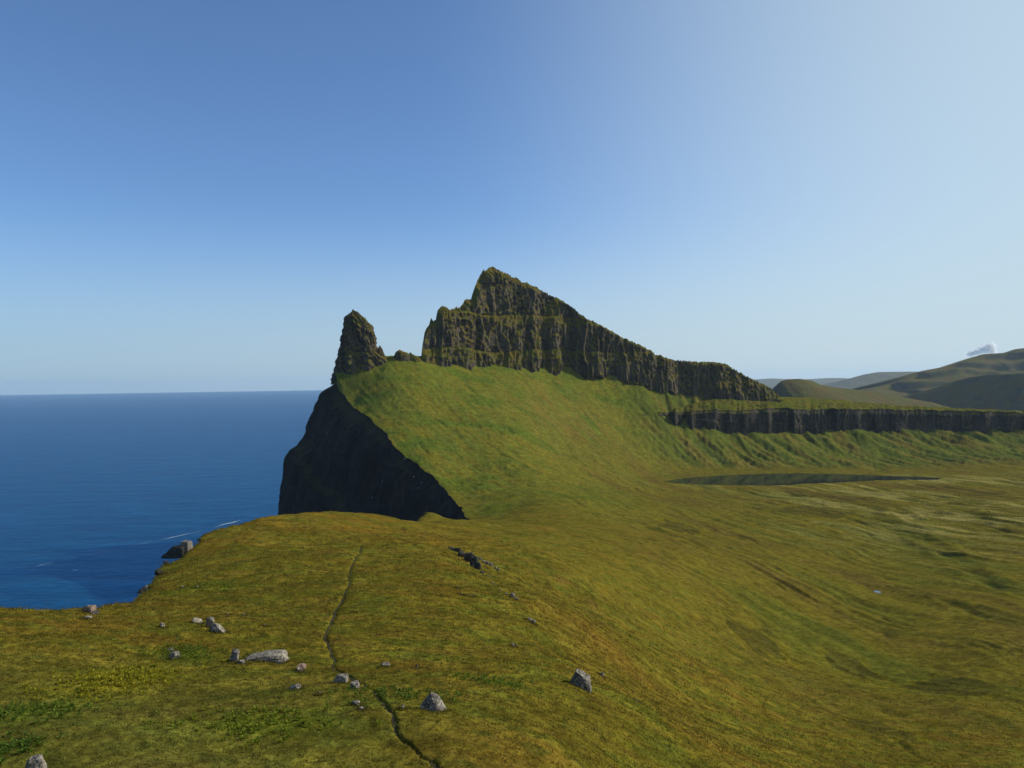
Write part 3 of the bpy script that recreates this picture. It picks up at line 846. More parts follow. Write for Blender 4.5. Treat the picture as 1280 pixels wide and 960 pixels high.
# bench above it
RIM = np.array([(775, 510, 1680), (800, 506, 1640), (830, 500, 1620), (855, 494, 1600), (880, 492, 1590), (900, 492, 1575), (974, 496, 1590), (1010, 497, 1640), (1060, 501, 1700), (1100, 505, 1740), (1180, 510, 1760), (1240, 512.5, 1740), (1290, 515.5, 1720), (1420, 525, 1700), (1600, 538, 1700)], float)
rpy = np.interp(pxs, RIM[:, 0], RIM[:, 1]) + 1.1 * n2(pxs / 22, pxs * 0, 85) * sstep(1000, 1050, pxs); rY = np.interp(pxs, RIM[:, 0], RIM[:, 2])
Rm = world(pxs, rpy, rY)
u = np.linspace(0, 1, 90)[:, None]
front_row = Tf[None] + np.array([0, 0.0, 0.0])
mid = front_row + (Rm[None] - front_row) * u[..., None]
mid[..., 2] += (3.2 * n2(mid[..., 0] / 34, mid[..., 1] / 22, 86) + 1.5 * n2(mid[..., 0] / 9, mid[..., 1] / 8, 87)) * sstep(0, 0.1, u) * sstep(1.15, 0.7, u)
back = []
for k, (dy, dz) in enumerate([(60, -12), (160, -45), (420, -110), (700, -160)]):
    q = Rm.copy(); q[:, 0] *= (q[:, 1] + dy) / q[:, 1]; q[:, 1] += dy; q[:, 2] += dz; back.append(q)
Pp = np.concatenate([mid, np.array(back)])
tb_ = fbm2(Pp[..., 0] / 60, Pp[..., 1] / 22, 4, 88) * 0.5 + 0.5
pc = lerp3(np.broadcast_to(np.array([0.092, 0.090, 0.010]), Pp.shape), np.array([0.066, 0.072, 0.010]), sstep(0.45, 0.62, tb_))
pc = lerp3(pc, np.array([0.090, 0.062, 0.020]), sstep(0.5, 0.36, tb_) * 0.6)
pl = grid_mesh('bench', Pp, M_TURF, col=pc)
tag(pl, 'grassy bench on top of the dark cliff band', 'grassland', kind='structure')

# ------------------------------------------------------------------ far hills
def hill(name, sil, label, mat, width, seed, rough, yfoot=None, nx=500, nfront=110, steps=0, front_slope=None):
    """sil: (px, py, distance) along the skyline"""
    A = np.array(sil, float)
    px = np.linspace(A[0, 0], A[-1, 0], nx)
    py = np.interp(px, A[:, 0], A[:, 1]); Y = np.interp(px, A[:, 0], A[:, 2])
    for _ in range(6): py[1:-1] = (py[:-2] + 2 * py[1:-1] + py[2:]) / 4
    C = world(px, py, Y)
    tgt = np.gradient(C[:, :2], axis=0)
    for _ in range(60): tgt[1:-1] = (tgt[:-2] + 2 * tgt[1:-1] + tgt[2:]) / 4
    tgt /= np.linalg.norm(tgt, axis=1, keepdims=True)
    nf = np.stack([tgt[:, 1], -tgt[:, 0]], 1)
    u = np.linspace(1, 0, nfront)
    h = np.maximum(C[:, 2] - 20, 5)
    rows = []
    s = np.concatenate([[0], np.cumsum(np.hypot(np.diff(C[:, 0]), np.diff(C[:, 1])))])
    for t in u:                                     # front, foot to crest
        d = width * t
        zz = C[:, 2] - h * (1 - (1 - t) ** (1.5 if front_slope is None else front_slope))
        if steps:
            k = zz / steps; f = k - np.floor(k)
            zz = steps * (np.floor(k) + 0.35 * f + 0.65 * sstep(0.35, 0.65, f))
            zz = np.where(t < 0.02, C[:, 2], zz)
        p = np.stack([C[:, 0] + nf[:, 0] * d, C[:, 1] + nf[:, 1] * d, zz], 1)
        fd = sstep(0, 0.12, t)
        p[:, 2] += fd * rough * (n2(s / (width * 0.35), np.full(nx, t * 2.5), seed) + 0.5 * n2(s / (width * 0.11), np.full(nx, t * 5.0), seed + 1) + 0.25 * n2(s / (width * 0.04), np.full(nx, t * 12.0), seed + 2))
        rows.append(p)
    for t in (0.2, 0.6, 1.2):
        rows.append(np.stack([C[:, 0] - nf[:, 0] * width * t, C[:, 1] - nf[:, 1] * width * t, C[:, 2] - h * min(1, t)], 1))
    P = np.array(rows); P[..., 2] = np.maximum(P[..., 2], -5)
    o = grid_mesh(name, P, mat)
    return tag(o, label, 'hill', kind='structure')


hill('hill', [(950, 505, 3300), (962, 492, 3300), (969, 483, 3300), (976, 476.5, 3300), (985, 474, 3300), (1000, 473.5, 3300), (1014, 475.5, 3350), (1026, 481, 3400), (1045, 484.5, 3500), (1080, 488, 3550), (1120, 495, 3600), (1170, 504, 3650)],
     'small blunt green headland hill past the end of the mountain', M_HILL, 800, 100, 14)
hill('hill', [(1060, 493, 5200), (1085, 487, 5200), (1110, 481, 5300), (1130, 473, 5300), (1150, 464, 5350), (1180, 458.5, 5400), (1205, 449.5, 5450), (1228, 442.8, 5500), (1255, 441, 5500), (1268, 436.5, 5500), (1285, 434.5, 5500), (1340, 428, 5500), (1480, 440, 5500), (1640, 470, 5500)],
     'broad terraced hill rising at the right edge under a small cloud', M_HILL, 1500, 110, 26, steps=62)
hill('hill', [(1100, 505, 4500), (1125, 497, 4400), (1143, 491.5, 4300), (1165, 486, 4200), (1190, 477.5, 4050), (1212, 471.5, 3950), (1235, 468.5, 3850), (1280, 467, 3700), (1350, 468, 3500), (1480, 480, 3200)],
     'dark shaded ridge in front of the terraced hill', M_HILL, 300, 120, 9, front_slope=1.0)
hill('hill', [(1020, 489, 15000), (1042, 481, 15000), (1060, 474, 15000), (1080, 468, 15000), (1098, 465, 15000), (1140, 464.5, 15000), (1240, 464, 15500), (1400, 470, 16000)],
     'flat topped blue hill fading in the distance', M_HILL, 2500, 130, 30)
hill('hill', [(880, 480, 24000), (940, 474.5, 24000), (965, 473, 24000), (1000, 474.5, 24000), (1035, 472.5, 24000), (1055, 472.5, 24000), (1080, 476, 24000), (1160, 482, 24000)],
     'faintest and farthest pale blue hills on the horizon', M_HILL, 3000, 140, 30)
# ------------------------------------------------------------------ foam streak on the sea
def strip_quads(name, pts, halfw, mat, z, brk, seed):
    pts = np.array(pts); d = np.concatenate([[0], np.cumsum(np.hypot(*np.diff(pts, axis=0).T))])
    t = np.arange(0, d[-1], 6.0)
    P = np.stack([np.interp(t, d, pts[:, 0]), np.interp(t, d, pts[:, 1])], 1)
    tg = np.gradient(P, axis=0); tg /= np.linalg.norm(tg, axis=1, keepdims=True); nn = np.stack([-tg[:, 1], tg[:, 0]], 1)
    P = P + nn * (n2(t / 90, t * 0, seed) * 9 + n2(t / 25, t * 0, seed + 1) * 3)[:, None]
    w_ = halfw * np.clip(0.3 + 1.6 * n2(t / 70, t * 0, seed + 2) + 0.6 * n2(t / 18, t * 0, seed + 3), 0, 1.6) * np.interp(t / t[-1], [0, 0.3, 1], [0.4, 0.7, 1.3])
    L = P + nn * w_[:, None]; Rr = P - nn * w_[:, None]
    V = np.zeros((len(t) * 2, 3)); V[0::2, :2] = L; V[1::2, :2] = Rr; V[:, 2] = z
    f = [[2 * i, 2 * i + 1, 2 * i + 3, 2 * i + 2] for i in range(len(t) - 1) if w_[i] > 0.12 or w_[i + 1] > 0.12]
    return raw_mesh(name, V, np.array(f), 4, mat)


def on_sea(px, py):
    a, b = ray(px, py); Y = EYE / -b
    return (float(a * Y), float(Y))


foam = strip_quads('foam', [on_sea(*p) for p in [(15, 716), (60, 704), (90, 697), (130, 690), (160, 685), (185, 678), (210, 673), (235, 668), (262, 661), (300, 650)]], 2.4, M_FOAM, 0.25, 0, 200)
tag(foam, 'broken white foam streak on the sea off the cliff', 'foam', kind='stuff')

# ------------------------------------------------------------------ path
tg = np.gradient(PATH, axis=0); tg /= np.linalg.norm(tg, axis=1, keepdims=True); nn = np.stack([-tg[:, 1], tg[:, 0]], 1)
hw = (0.09 + 0.00025 * PATH[:, 1] + 0.08 * n2(np.arange(len(PATH)) / 9.0, np.zeros(len(PATH)), 210)).clip(0.03)
rows = []
for k in (-1, 0, 1):
    q = PATH + nn * (hw * k)[:, None]
    z = ground_z(q[:, 0], q[:, 1], q[:, 1] * 0.0028) - (0.20 if k == 0 else 0.16)
    rows.append(np.stack([q[:, 0], q[:, 1], z], 1))
path = grid_mesh('path', np.array(rows), M_SOIL)
tag(path, 'narrow dark footpath winding up the grassy crest', 'path', kind='structure')

# pond
PX, PY, pz = POND
th = np.linspace(0, 2 * np.pi, 26, endpoint=False)
M_POND, _nt, _b = new_mat('pond_water')
_b.inputs['Base Color'].default_value = (0.05, 0.06, 0.06, 1); _b.inputs['Roughness'].default_value = 0.05
pond = sheet('pond', np.stack([PX + 2.0 * np.cos(th) * (1 + 0.2 * np.sin(3 * th)), PY + 3.2 * np.sin(th)], 1), M_POND, pz + 0.06)
tag(pond, 'tiny pale pool shining in the moor', 'pond', kind='structure')


# ------------------------------------------------------------------ stones
def rock_mesh(name, pts, seed, mat, size, noise=0.045, bev=0.05):
    """convex block from points in a unit box, edges worn, faces roughened"""
    bm = bmesh.new()
    for p in pts: bm.verts.new(p)
    r = bmesh.ops.convex_hull(bm, input=bm.verts)
    junk = [g for g in r['geom_interior'] + r['geom_unused'] if isinstance(g, bmesh.types.BMVert)]
    bmesh.ops.delete(bm, geom=list(set(junk)), context='VERTS')
    bmesh.ops.bevel(bm, geom=bm.edges[:] + bm.verts[:], offset=bev, segments=1, affect='EDGES', clamp_overlap=True)
    bmesh.ops.triangulate(bm, faces=bm.faces[:])
    for _ in range(3):
        ed = [e for e in bm.edges if e.calc_length() > 0.09]
        if not ed: break
        bmesh.ops.subdivide_edges(bm, edges=ed, cuts=1, use_grid_fill=False)
        bmesh.ops.triangulate(bm, faces=bm.faces[:])
    bm.normal_update()
    co = np.array([v.co for v in bm.verts]); no = np.array([v.normal for v in bm.verts])
    d = fbm3(co[:, 0] * 3.2, co[:, 1] * 3.2, co[:, 2] * 3.2, 4, seed) * noise * 1.7 + n3(co[:, 0] * 14, co[:, 1] * 14, co[:, 2] * 14, seed + 9) * noise * 0.4
    co = co + no * d[:, None]
    co = co * np.array(size)
    for v, c in zip(bm.verts, co): v.co = c
    me = bpy.data.meshes.new(name); bm.to_mesh(me); bm.free()
    me.materials.append(mat)
    o = bpy.data.objects.new(name, me); COL.objects.link(o)
    return o


def ell_pts(n, seed, k=0.75):
    r = np.random.default_rng(seed)
    p = r.normal(size=(n, 3)); p /= np.linalg.norm(p, axis=1, keepdims=True)
    p = np.sign(p) * np.abs(p) ** k
    p /= np.abs(p).max()
    return p * 0.5 * r.uniform(0.86, 1.0, (n, 1))


ROCKS = []


def put_rock(px, py, wpx, hpx, label, cat='rock', mat=None, n=26, seed=0, pts=None, depth=0.75, yaw=None, name='boulder', group=None, sink=0.42, y0=30.0):
    x, y = on_ground(px, py, y0)
    k = y / F
    W, H = wpx * k, hpx * k
    P = ell_pts(n, seed) if pts is None else np.array(pts, float)
    o = rock_mesh(name, P, seed, mat or M_STONE, (W, W * depth, H * (1 + sink)))
    zg = float(ground_z(np.array([x]), np.array([y + W * depth * 0.3]))[0])
    zg = min(zg, float(ground_z(np.array([x]), np.array([y]))[0]))
    yc = y + W * depth * 0.35
    ROCKS.append((x * yc / y, yc, W * 0.5, W * depth * 0.5))
    o.location = (x * yc / y, yc, zg + H * (1 + sink) * 0.5 - H * sink)
    o.rotation_euler = (0, 0, random.uniform(-0.4, 0.4) if yaw is None else yaw)
    return tag(o, label, cat, group)


PYR = [(-0.55, -0.25, -0.5), (-0.40, 0.45, -0.5), (0.50, 0.35, -0.5), (0.54, -0.20, -0.5), (0.15, -0.5, -0.5), (-0.02, -0.05, 0.5), (0.10, 0.08, 0.46), (-0.14, 0.1, 0.36), (0.34, -0.02, 0.16), (0.47, 0.05, -0.05), (-0.40, -0.08, 0.02), (0.12, -0.30, 0.10)]
TENT = [(-0.55, -0.15, -0.5), (-0.30, 0.5, -0.5), (0.5, 0.45, -0.5), (0.5, -0.35, -0.5), (0.1, -0.45, -0.5), (-0.12, -0.12, 0.48), (0.02, 0.30, 0.5), (0.46, -0.22, 0.08), (0.50, 0.35, 0.18), (0.18, -0.28, 0.30), (-0.30, -0.1, 0.12)]
SLAB = [(-0.5, -0.2, -0.5), (-0.46, 0.3, -0.5), (0.44, -0.4, -0.5), (0.5, 0.3, -0.5), (-0.5, 0, -0.1), (-0.4, -0.2, 0.05), (-0.25, -0.3, 0.12), (-0.1, -0.2, 0.3), (0.0, 0.3, 0.42), (0.1, -0.3, 0.33), (0.3, -0.35, 0.3), (0.42, -0.3, 0.2), (0.42, 0.3, 0.4), (0.2, 0.0, 0.5), (0.35, -0.05, 0.48), (0.5, -0.1, 0.1), (0.5, 0.1, 0.15), (-0.35, 0.2, 0.2), (0.47, -0.3, -0.1)]
WEDGE = [(-0.55, -0.2, -0.5), (-0.5, 0.3, -0.45), (0.5, -0.4, -0.5), (0.5, 0.4, -0.5), (-0.3, -0.2, -0.05), (0.0, 0.0, 0.45), (0.48, -0.3, 0.35), (0.46, 0.3, 0.5), (-0.1, 0.3, 0.3)]
CUBE = [(-0.5, -0.5, -0.5), (0.5, -0.45, -0.5), (0.48, 0.5, -0.5), (-0.5, 0.48, -0.5), (-0.42, -0.4, 0.42), (0.45, -0.42, 0.5), (0.42, 0.45, 0.46), (-0.46, 0.4, 0.5)]

put_rock(540, 892, 36, 22, 'tall pyramid shaped boulder with a dark left face beside the path', 'boulder', M_STONE_D, seed=1, pts=PYR, depth=0.8, yaw=0.1)
put_rock(723, 858, 31, 20, 'dark tent shaped boulder with pale sloping top, alone on the right flank', 'boulder', M_STONE_D, seed=2, pts=TENT, depth=0.8, yaw=-0.1)
put_rock(331, 826, 56, 11.5, 'long low pale lichen covered slab, the widest stone on the hill', 'boulder', M_STONE, seed=3, pts=SLAB, depth=0.5, yaw=0.15)
put_rock(294, 826, 14, 17, 'knobbly upright stone at the left end of the long pale slab', 'rock', M_STONE, seed=4, n=16)
put_rock(301, 829, 12, 7, 'small low stone wedged between knobbly stone and long pale slab', 'rock', M_STONE_D, seed=34, n=16)
put_rock(247, 783, 17, 9, 'low grey stone with dark left end, left of three in a row', 'rock', M_STONE, seed=5, n=18)
put_rock(263, 789, 12, 15, 'upright grey stone in the middle of three in a row', 'rock', M_STONE, seed=6, n=16)
put_rock(274, 795, 24, 12, 'smooth oval pale stone leaning right, largest of three in a row', 'rock', M_STONE, seed=7, n=30, yaw=-0.25)
put_rock(219, 822, 15, 11, 'pale angular stone below and left of the three in a row', 'rock', M_STONE, seed=8, n=12)
put_rock(213, 814, 8, 6, 'small dark stone touching the pale angular stone', 'rock', M_STONE_D, seed=38, n=12)
put_rock(203, 791, 9, 7, 'small dull grey stone half sunk in rusty grass', 'rock', M_STONE, seed=9, n=14)
put_rock(377, 840, 17, 12, 'reddish brown stone with dark hollow, right of the long pale slab', 'rock', M_STONE_B, seed=10, n=14)
put_rock(369, 866, 17, 7, 'low dark grey stone lying below the reddish brown stone', 'rock', M_STONE_D, seed=11, n=18)
put_rock(423, 854, 24, 10, 'low tan stone with a pointed left end just left of the path', 'rock', M_STONE, seed=12, pts=WEDGE, depth=0.7)
put_rock(443, 863, 18, 12, 'pale stone with black shaded left side touching the path', 'rock', M_STONE, seed=13, n=13)
put_rock(445, 886, 15, 6, 'flat pale stone with a dark crack in grass left of the path', 'rock', M_STONE, seed=14, n=14)
put_rock(453, 891, 11, 4, 'flat greenish stone just below the cracked flat stone', 'rock', M_STONE_D, seed=54, n=14)
put_rock(482, 834, 12, 6, 'small dark flat stone right of the path above the pyramid boulder', 'rock', M_STONE_D, seed=15, n=12)
put_rock(521, 836, 5, 4, 'tiny bright pebble beside a bare brown patch', 'rock', M_STONE, seed=16, n=12)
put_rock(504, 891, 5, 6, 'small white stone between the path and the pyramid boulder', 'rock', M_STONE, seed=17, n=12)
put_rock(46, 970, 26, 25, 'rough pinkish grey boulder cut by the lower left corner of the photo', 'boulder', M_STONE, seed=18, n=40, sink=0.6)
put_rock(752, 844, 8, 6, 'pale pinkish stone up to the right of the tent shaped boulder', 'rock', M_STONE, seed=19, n=12)
put_rock(795, 871, 6, 2, 'thin white stone on the slope right of the tent shaped boulder', 'rock', M_STONE, seed=20, n=12)
put_rock(662, 781, 7, 5, 'white stone on the steepening slope below the outcrop', 'rock', M_STONE, seed=21, n=12)
put_rock(667, 786, 6, 6, 'narrow grey stone just below the white stone on the slope', 'rock', M_STONE, seed=22, n=12)
put_rock(642, 806, 7, 5, 'half buried grey stone left of the slope edge', 'rock', M_STONE, seed=23, n=12)
put_rock(217, 691, 29, 10.5, 'big dark slab jutting out over the cliff edge', 'boulder', M_CRAG, seed=24, pts=WEDGE, depth=0.6, yaw=0.0, sink=0.5)
put_rock(208, 704, 11, 5, 'dark rock knob on the brink just below the jutting slab', 'rock', M_CRAG, seed=80, n=14, sink=0.5)
put_rock(198, 714, 12, 6, 'dark rock step on the brink, lower of two below the slab', 'rock', M_CRAG, seed=81, n=14, sink=0.5)
put_rock(178, 738, 13, 5, 'long dark rock lip on the brink above the notch', 'rock', M_CRAG, seed=82, pts=WEDGE, sink=0.5, yaw=0.5)
put_rock(233, 688, 13, 12, 'greyer squarish block against the dark slab at the cliff edge', 'boulder', M_STONE_D, seed=25, pts=CUBE, depth=0.9)
put_rock(108, 763, 24, 9, 'brown flat rock on the brink at the notch in the cliff', 'rock', M_STONE_B, seed=26, pts=WEDGE, depth=0.6)
put_rock(119, 767, 14, 9, 'pale split stone beside the brown flat rock on the brink', 'rock', M_STONE, seed=27, n=11, yaw=-0.5)
put_rock(111, 777, 13, 4, 'pale sliver of stone lying below the split stone', 'rock', M_STONE, seed=28, n=14)
for i, (px, py, lab) in enumerate([(183, 736, 'white pebble near the cliff edge above the notch'), (228, 738, 'pale pebble left of a green herb patch'), (246, 739, 'pale pebble at the edge of a green herb patch'),
                                   (284, 770, 'white pebble above the three stones in a row'), (305, 771, 'white pebble up and right of the three stones in a row'), (331, 788, 'white pebble above the long pale slab'),
                                   (572, 735, 'pale pebble under the rock outcrop'), (577, 744, 'reddish pebble under the rock outcrop'), (592, 747, 'light pebble right of the reddish pebble'), (400, 873, 'white pebble between dark grey stone and path')]):
    put_rock(px, py, 4, 3.4, lab, 'pebble', M_STONE_B if 'reddish' in lab else M_STONE, seed=60 + i, n=12, name='pebble', group='pale pebbles strewn on the turf')


def outcrop(name, pix, label, seed, mat):
    """bedrock breaking the turf: worn angular blocks grown together; pix = (px, py, width px, height px)"""
    rr = random.Random(seed)
    x0, y0 = on_ground(pix[0][0], pix[0][1], 60.0); z0 = float(ground_z(np.array([x0]), np.array([y0]))[0])
    o = bpy.data.objects.new(name, None); COL.objects.link(o); o.location = (x0, y0, z0)
    for i, (px, py, wp_, hp_) in enumerate(pix):
        x, y = on_ground(px, py, 60.0); k = y / F; W, H = wp_ * k, hp_ * k
        b_ = rock_mesh('block', ell_pts(15, seed * 13 + i, 0.6), seed + i, mat, (W, W * 0.75, H * 1.5), noise=0.05, bev=0.04)
        zg = float(ground_z(np.array([x]), np.array([y]))[0])
        b_.parent = o; b_.location = (x - x0, y + W * 0.25 - y0, zg + H * 0.25 - z0)
        b_.rotation_euler = (0, rr.uniform(0, 0.3), rr.uniform(-0.5, 0.3))
    return tag(o, label, 'rock outcrop')


outcrop('rock_outcrop', [(563, 688, 8, 4), (567, 691, 8, 4), (572, 694, 10, 6), (577, 699, 11, 8), (583, 703, 13, 10), (588, 708, 14, 13), (593, 712, 13, 14), (597, 714, 9, 9), (602, 718, 7, 4), (608, 722, 6, 3)],
        'dark undercut rib of bedrock breaking the grass on the crest', 301, M_CRAG)
outcrop('rock_outcrop', [(600, 698, 5, 3), (604, 701, 6, 4), (609, 704, 6, 5), (614, 708, 6, 5), (619, 712, 5, 4), (623, 716, 4, 3)], 'thin broken rock ledge behind and right of the dark undercut rib', 302, M_STONE_D)
outcrop('rock_outcrop', [(610, 723, 4, 2.5), (616, 728, 5, 2), (626, 737, 4, 2), (633, 742, 4, 2), (641, 746, 8, 5), (646, 750, 5, 3)], 'low stony line trailing down from the dark undercut rib', 303, M_STONE_D)

# ------------------------------------------------------------------ hikers, marker post, gulls
M_SKIN = plain('skin', (0.45, 0.28, 0.2)); M_JACKET = plain('dark_jacket', (0.02, 0.022, 0.03)); M_TROUSER = plain('dark_trousers', (0.02, 0.02, 0.02)); M_PACK = plain('rucksack_cloth', (0.03, 0.03, 0.05)); M_HAIR = plain('dark_hair', (0.02, 0.015, 0.01))


def skin_obj(name, verts, edges, radii, mat, parent=None, root=0):
    me = bpy.data.meshes.new(name); me.from_pydata(verts, edges, []); me.update()
    o = bpy.data.objects.new(name, me); COL.objects.link(o)
    o.modifiers.new('skin', 'SKIN'); sub = o.modifiers.new('sub', 'SUBSURF'); sub.levels = 1; sub.render_levels = 2
    for i, r in enumerate(radii):
        me.skin_vertices[0].data[i].radius = (r, r); me.skin_vertices[0].data[i].use_root = i == root
    me.materials.append(mat)
    if parent: o.parent = parent
    return o


def person(px, py, label, yaw, stride):
    x, y = on_ground(px, py, 300.0)
    z = float(ground_z(np.array([x]), np.array([y]))[0])
    s_ = stride
    v = [(0, 0, 0.95), (0, 0, 1.2), (0, 0, 1.45), (0, 0.01, 1.54), (0, 0.03, 1.64), (0, 0.02, 1.76),
         (-0.19, 0, 1.42), (-0.25, -0.06, 1.15), (-0.24, 0.10, 0.93), (0.19, 0, 1.42), (0.25, 0.08, 1.15), (0.24, 0.16, 0.93),
         (-0.10, 0, 0.90), (-0.11, 0.18 * s_, 0.50), (-0.11, 0.20 * s_, 0.08), (-0.11, 0.20 * s_ + 0.16, 0.04), (0.10, 0, 0.90), (0.11, 0.02, 0.50), (0.11, -0.22 * s_, 0.10), (0.11, -0.22 * s_ + 0.16, 0.04)]
    e = [(0, 1), (1, 2), (2, 3), (3, 4), (4, 5), (2, 6), (6, 7), (7, 8), (2, 9), (9, 10), (10, 11), (0, 12), (12, 13), (13, 14), (14, 15), (0, 16), (16, 17), (17, 18), (18, 19)]
    r = [0.15, 0.14, 0.15, 0.06, 0.10, 0.08, 0.07, 0.05, 0.04, 0.07, 0.05, 0.04, 0.10, 0.065, 0.045, 0.035, 0.10, 0.065, 0.045, 0.035]
    b = skin_obj('person', v, e, r, M_SKIN)
    j = [0, 1, 2, 6, 7, 8, 9, 10, 11]; m_ = {k: i for i, k in enumerate(j)}
    skin_obj('jacket', [v[k] for k in j], [(m_[a], m_[c]) for a, c in e if a in m_ and c in m_], [r[k] + 0.03 for k in j], M_JACKET, b)
    j = [0, 12, 13, 14, 16, 17, 18]; m2 = {k: i for i, k in enumerate(j)}
    skin_obj('trousers', [v[k] for k in j], [(m2[a], m2[c]) for a, c in e if a in m2 and c in m2], [r[k] + 0.022 for k in j], M_TROUSER, b)
    skin_obj('rucksack', [(0, -0.24, 1.02), (0, -0.26, 1.25), (0, -0.24, 1.46)], [(0, 1), (1, 2)], [0.13, 0.15, 0.11], M_PACK, b)
    skin_obj('hair', [(0, 0.0, 1.68), (0, 0.0, 1.78)], [(0, 1)], [0.10, 0.085], M_HAIR, b)
    b.location = (x, y, z); b.rotation_euler = (0, 0, yaw)
    return tag(b, label, 'person', 'walkers on the far path')


person(628.2, 646, 'left of two tiny dark clad walkers on the green slope', 0.4, 1.0)
person(631.2, 646, 'right of two tiny dark clad walkers on the green slope', -0.3, 0.6)

M_POST = plain('weathered_post_wood', (0.11, 0.05, 0.025), scale=9)
x, y = on_ground(505.5, 664, 150.0); z = float(ground_z(np.array([x]), np.array([y]))[0])
hts = np.array([-0.4, 0.0, 0.15, 0.9, 1.6, 2.15, 2.3]); rad = np.array([0.26, 0.24, 0.19, 0.16, 0.15, 0.14, 0.02])
th = np.linspace(0, 2 * np.pi, 12, endpoint=False)
Pq = np.stack([np.stack([r_ * (np.cos(th) + 0.12 * np.sin(3 * th + h_)) + 0.03 * h_, r_ * np.sin(th), 0 * th + h_], -1) for h_, r_ in zip(hts, rad)])
post = grid_mesh('marker_post', Pq, M_POST, close=True); post.location = (x, y, z)
tag(post, 'thin brown post standing on the crest before the dark cliff', 'post')

M_GULL = plain('gull_feathers', (0.75, 0.76, 0.78))


def gull_mesh():
    bm = bmesh.new()
    prof = [(-0.30, 0.0), (-0.22, 0.05), (0.0, 0.09), (0.16, 0.075), (0.24, 0.055), (0.30, 0.05), (0.36, 0.0)]
    ring = []
    for yv, r_ in prof:
        ring.append([bm.verts.new((max(r_, 0.004) * math.cos(a), yv, max(r_, 0.004) * math.sin(a))) for a in np.linspace(0, 2 * math.pi, 8, endpoint=False)])
    for a, b_ in zip(ring[:-1], ring[1:]):
        for i in range(8): bm.faces.new((a[i], a[(i + 1) % 8], b_[(i + 1) % 8], b_[i]))
    for sgn in (-1, 1):
        w_ = [(0.05, 0.14, -0.12, 0.05), (0.32, 0.20, -0.04, 0.16), (0.70, 0.08, -0.10, 0.10)]
        rr = [[bm.verts.new((sgn * x_, y1, z_ + 0.012)) for y1 in (yf, yb_)] + [bm.verts.new((sgn * x_, y1, z_ - 0.012)) for y1 in (yb_, yf)] for x_, yf, yb_, z_ in w_]
        for a, b_ in zip(rr[:-1], rr[1:]):
            for i in range(4): bm.faces.new((a[i], a[(i + 1) % 4], b_[(i + 1) % 4], b_[i]))
    me = bpy.data.meshes.new('gull'); bm.to_mesh(me); bm.free(); me.materials.append(M_GULL)
    return me


gm_ = gull_mesh()
for i, (px, py, Y) in enumerate([(409, 541, 800), (388, 562, 820), (478, 602, 680), (517, 596, 640), (527, 603, 620), (523, 610, 640), (465, 622, 700), (506, 574, 700)]):
    g_ = bpy.data.objects.new('gull', gm_); COL.objects.link(g_)
    g_.location = world(px, py, Y); g_.rotation_euler = (random.uniform(-0.5, 0.5), random.uniform(-0.6, 0.6), random.uniform(0, 6.28))
    tag(g_, 'white seabird wheeling before the dark sea cliff', 'seabird', 'seabirds in front of the dark cliff')

# ------------------------------------------------------------------ grass and herbs close by
def scatter(name, n, ymin, ymax_, make, seed, dens=None):
    r = np.random.default_rng(seed)
    Y = np.sqrt(r.uniform(ymin ** 2, ymax_ ** 2, n)) if dens is None else ymin * (ymax_ / ymin) ** r.uniform(0, 1, n)
    X = Y * r.uniform(-0.75, 0.80, n)
    k = X > coast(Y) + 0.8
    X, Y = X[k], Y[k]
    k = path_dist(X, Y) > 0.32
    return X[k], Y[k], r


M_BLADE, _nt, _b = new_mat('grass_blades')
_a = nd(_nt, 'ShaderNodeAttribute', attribute_name='veg')
_nt.links.new(_a.outputs['Color'], _b.inputs['Base Color']); _b.inputs['Roughness'].default_value = 0.8; _b.inputs['Specular IOR Level'].default_value = 0.15
_tr = _nt.nodes.new('ShaderNodeBsdfTranslucent'); _mx = _nt.nodes.new('ShaderNodeMixShader'); _mx.inputs[0].default_value = 0.45
_nt.links.new(_a.outputs['Color'], _tr.inputs['Color']); _nt.links.new(_b.outputs[0], _mx.inputs[1]); _nt.links.new(_tr.outputs[0], _mx.inputs[2])
_nt.links.new(_mx.outputs[0], _nt.nodes['Material Output'].inputs['Surface'])


def blades(name, X, Y, r, nb, hgt, spread, wid, colf, lean):
    n = len(X); N = n * nb
    Z = ground_z(X, Y, Y * 0.0028)
    C = veg_color(X, Y, Z)
    bx = np.repeat(X, nb) + r.normal(0, 1, N) * np.repeat(spread, nb); by = np.repeat(Y, nb) + r.normal(0, 1, N) * np.repeat(spread, nb)
    bz = ground_z(bx, by, by * 0.0028) - 0.05
    h = np.repeat(hgt, nb) * r.uniform(0.5, 1.15, N); a = r.uniform(0, 2 * np.pi, N)
    w_ = np.repeat(wid, nb) * r.uniform(0.7, 1.3, N)
    la = r.uniform(0, 2 * np.pi, N); lx = np.cos(la) * h * lean - 0.12 * h; ly_ = np.sin(la) * h * lean
    V = np.zeros((N, 3, 3))
    V[:, 0] = np.stack([bx - w_ * np.cos(a), by - w_ * np.sin(a), bz], 1); V[:, 1] = np.stack([bx + w_ * np.cos(a), by + w_ * np.sin(a), bz], 1)
    V[:, 2] = np.stack([bx + lx, by + ly_, bz + h], 1)
    cc = colf(np.repeat(C, nb, 0), r, N)
    return raw_mesh(name, V.reshape(-1, 3), np.arange(N * 3).reshape(N, 3), 3, M_BLADE, np.repeat(cc, 3, 0), smooth=False)


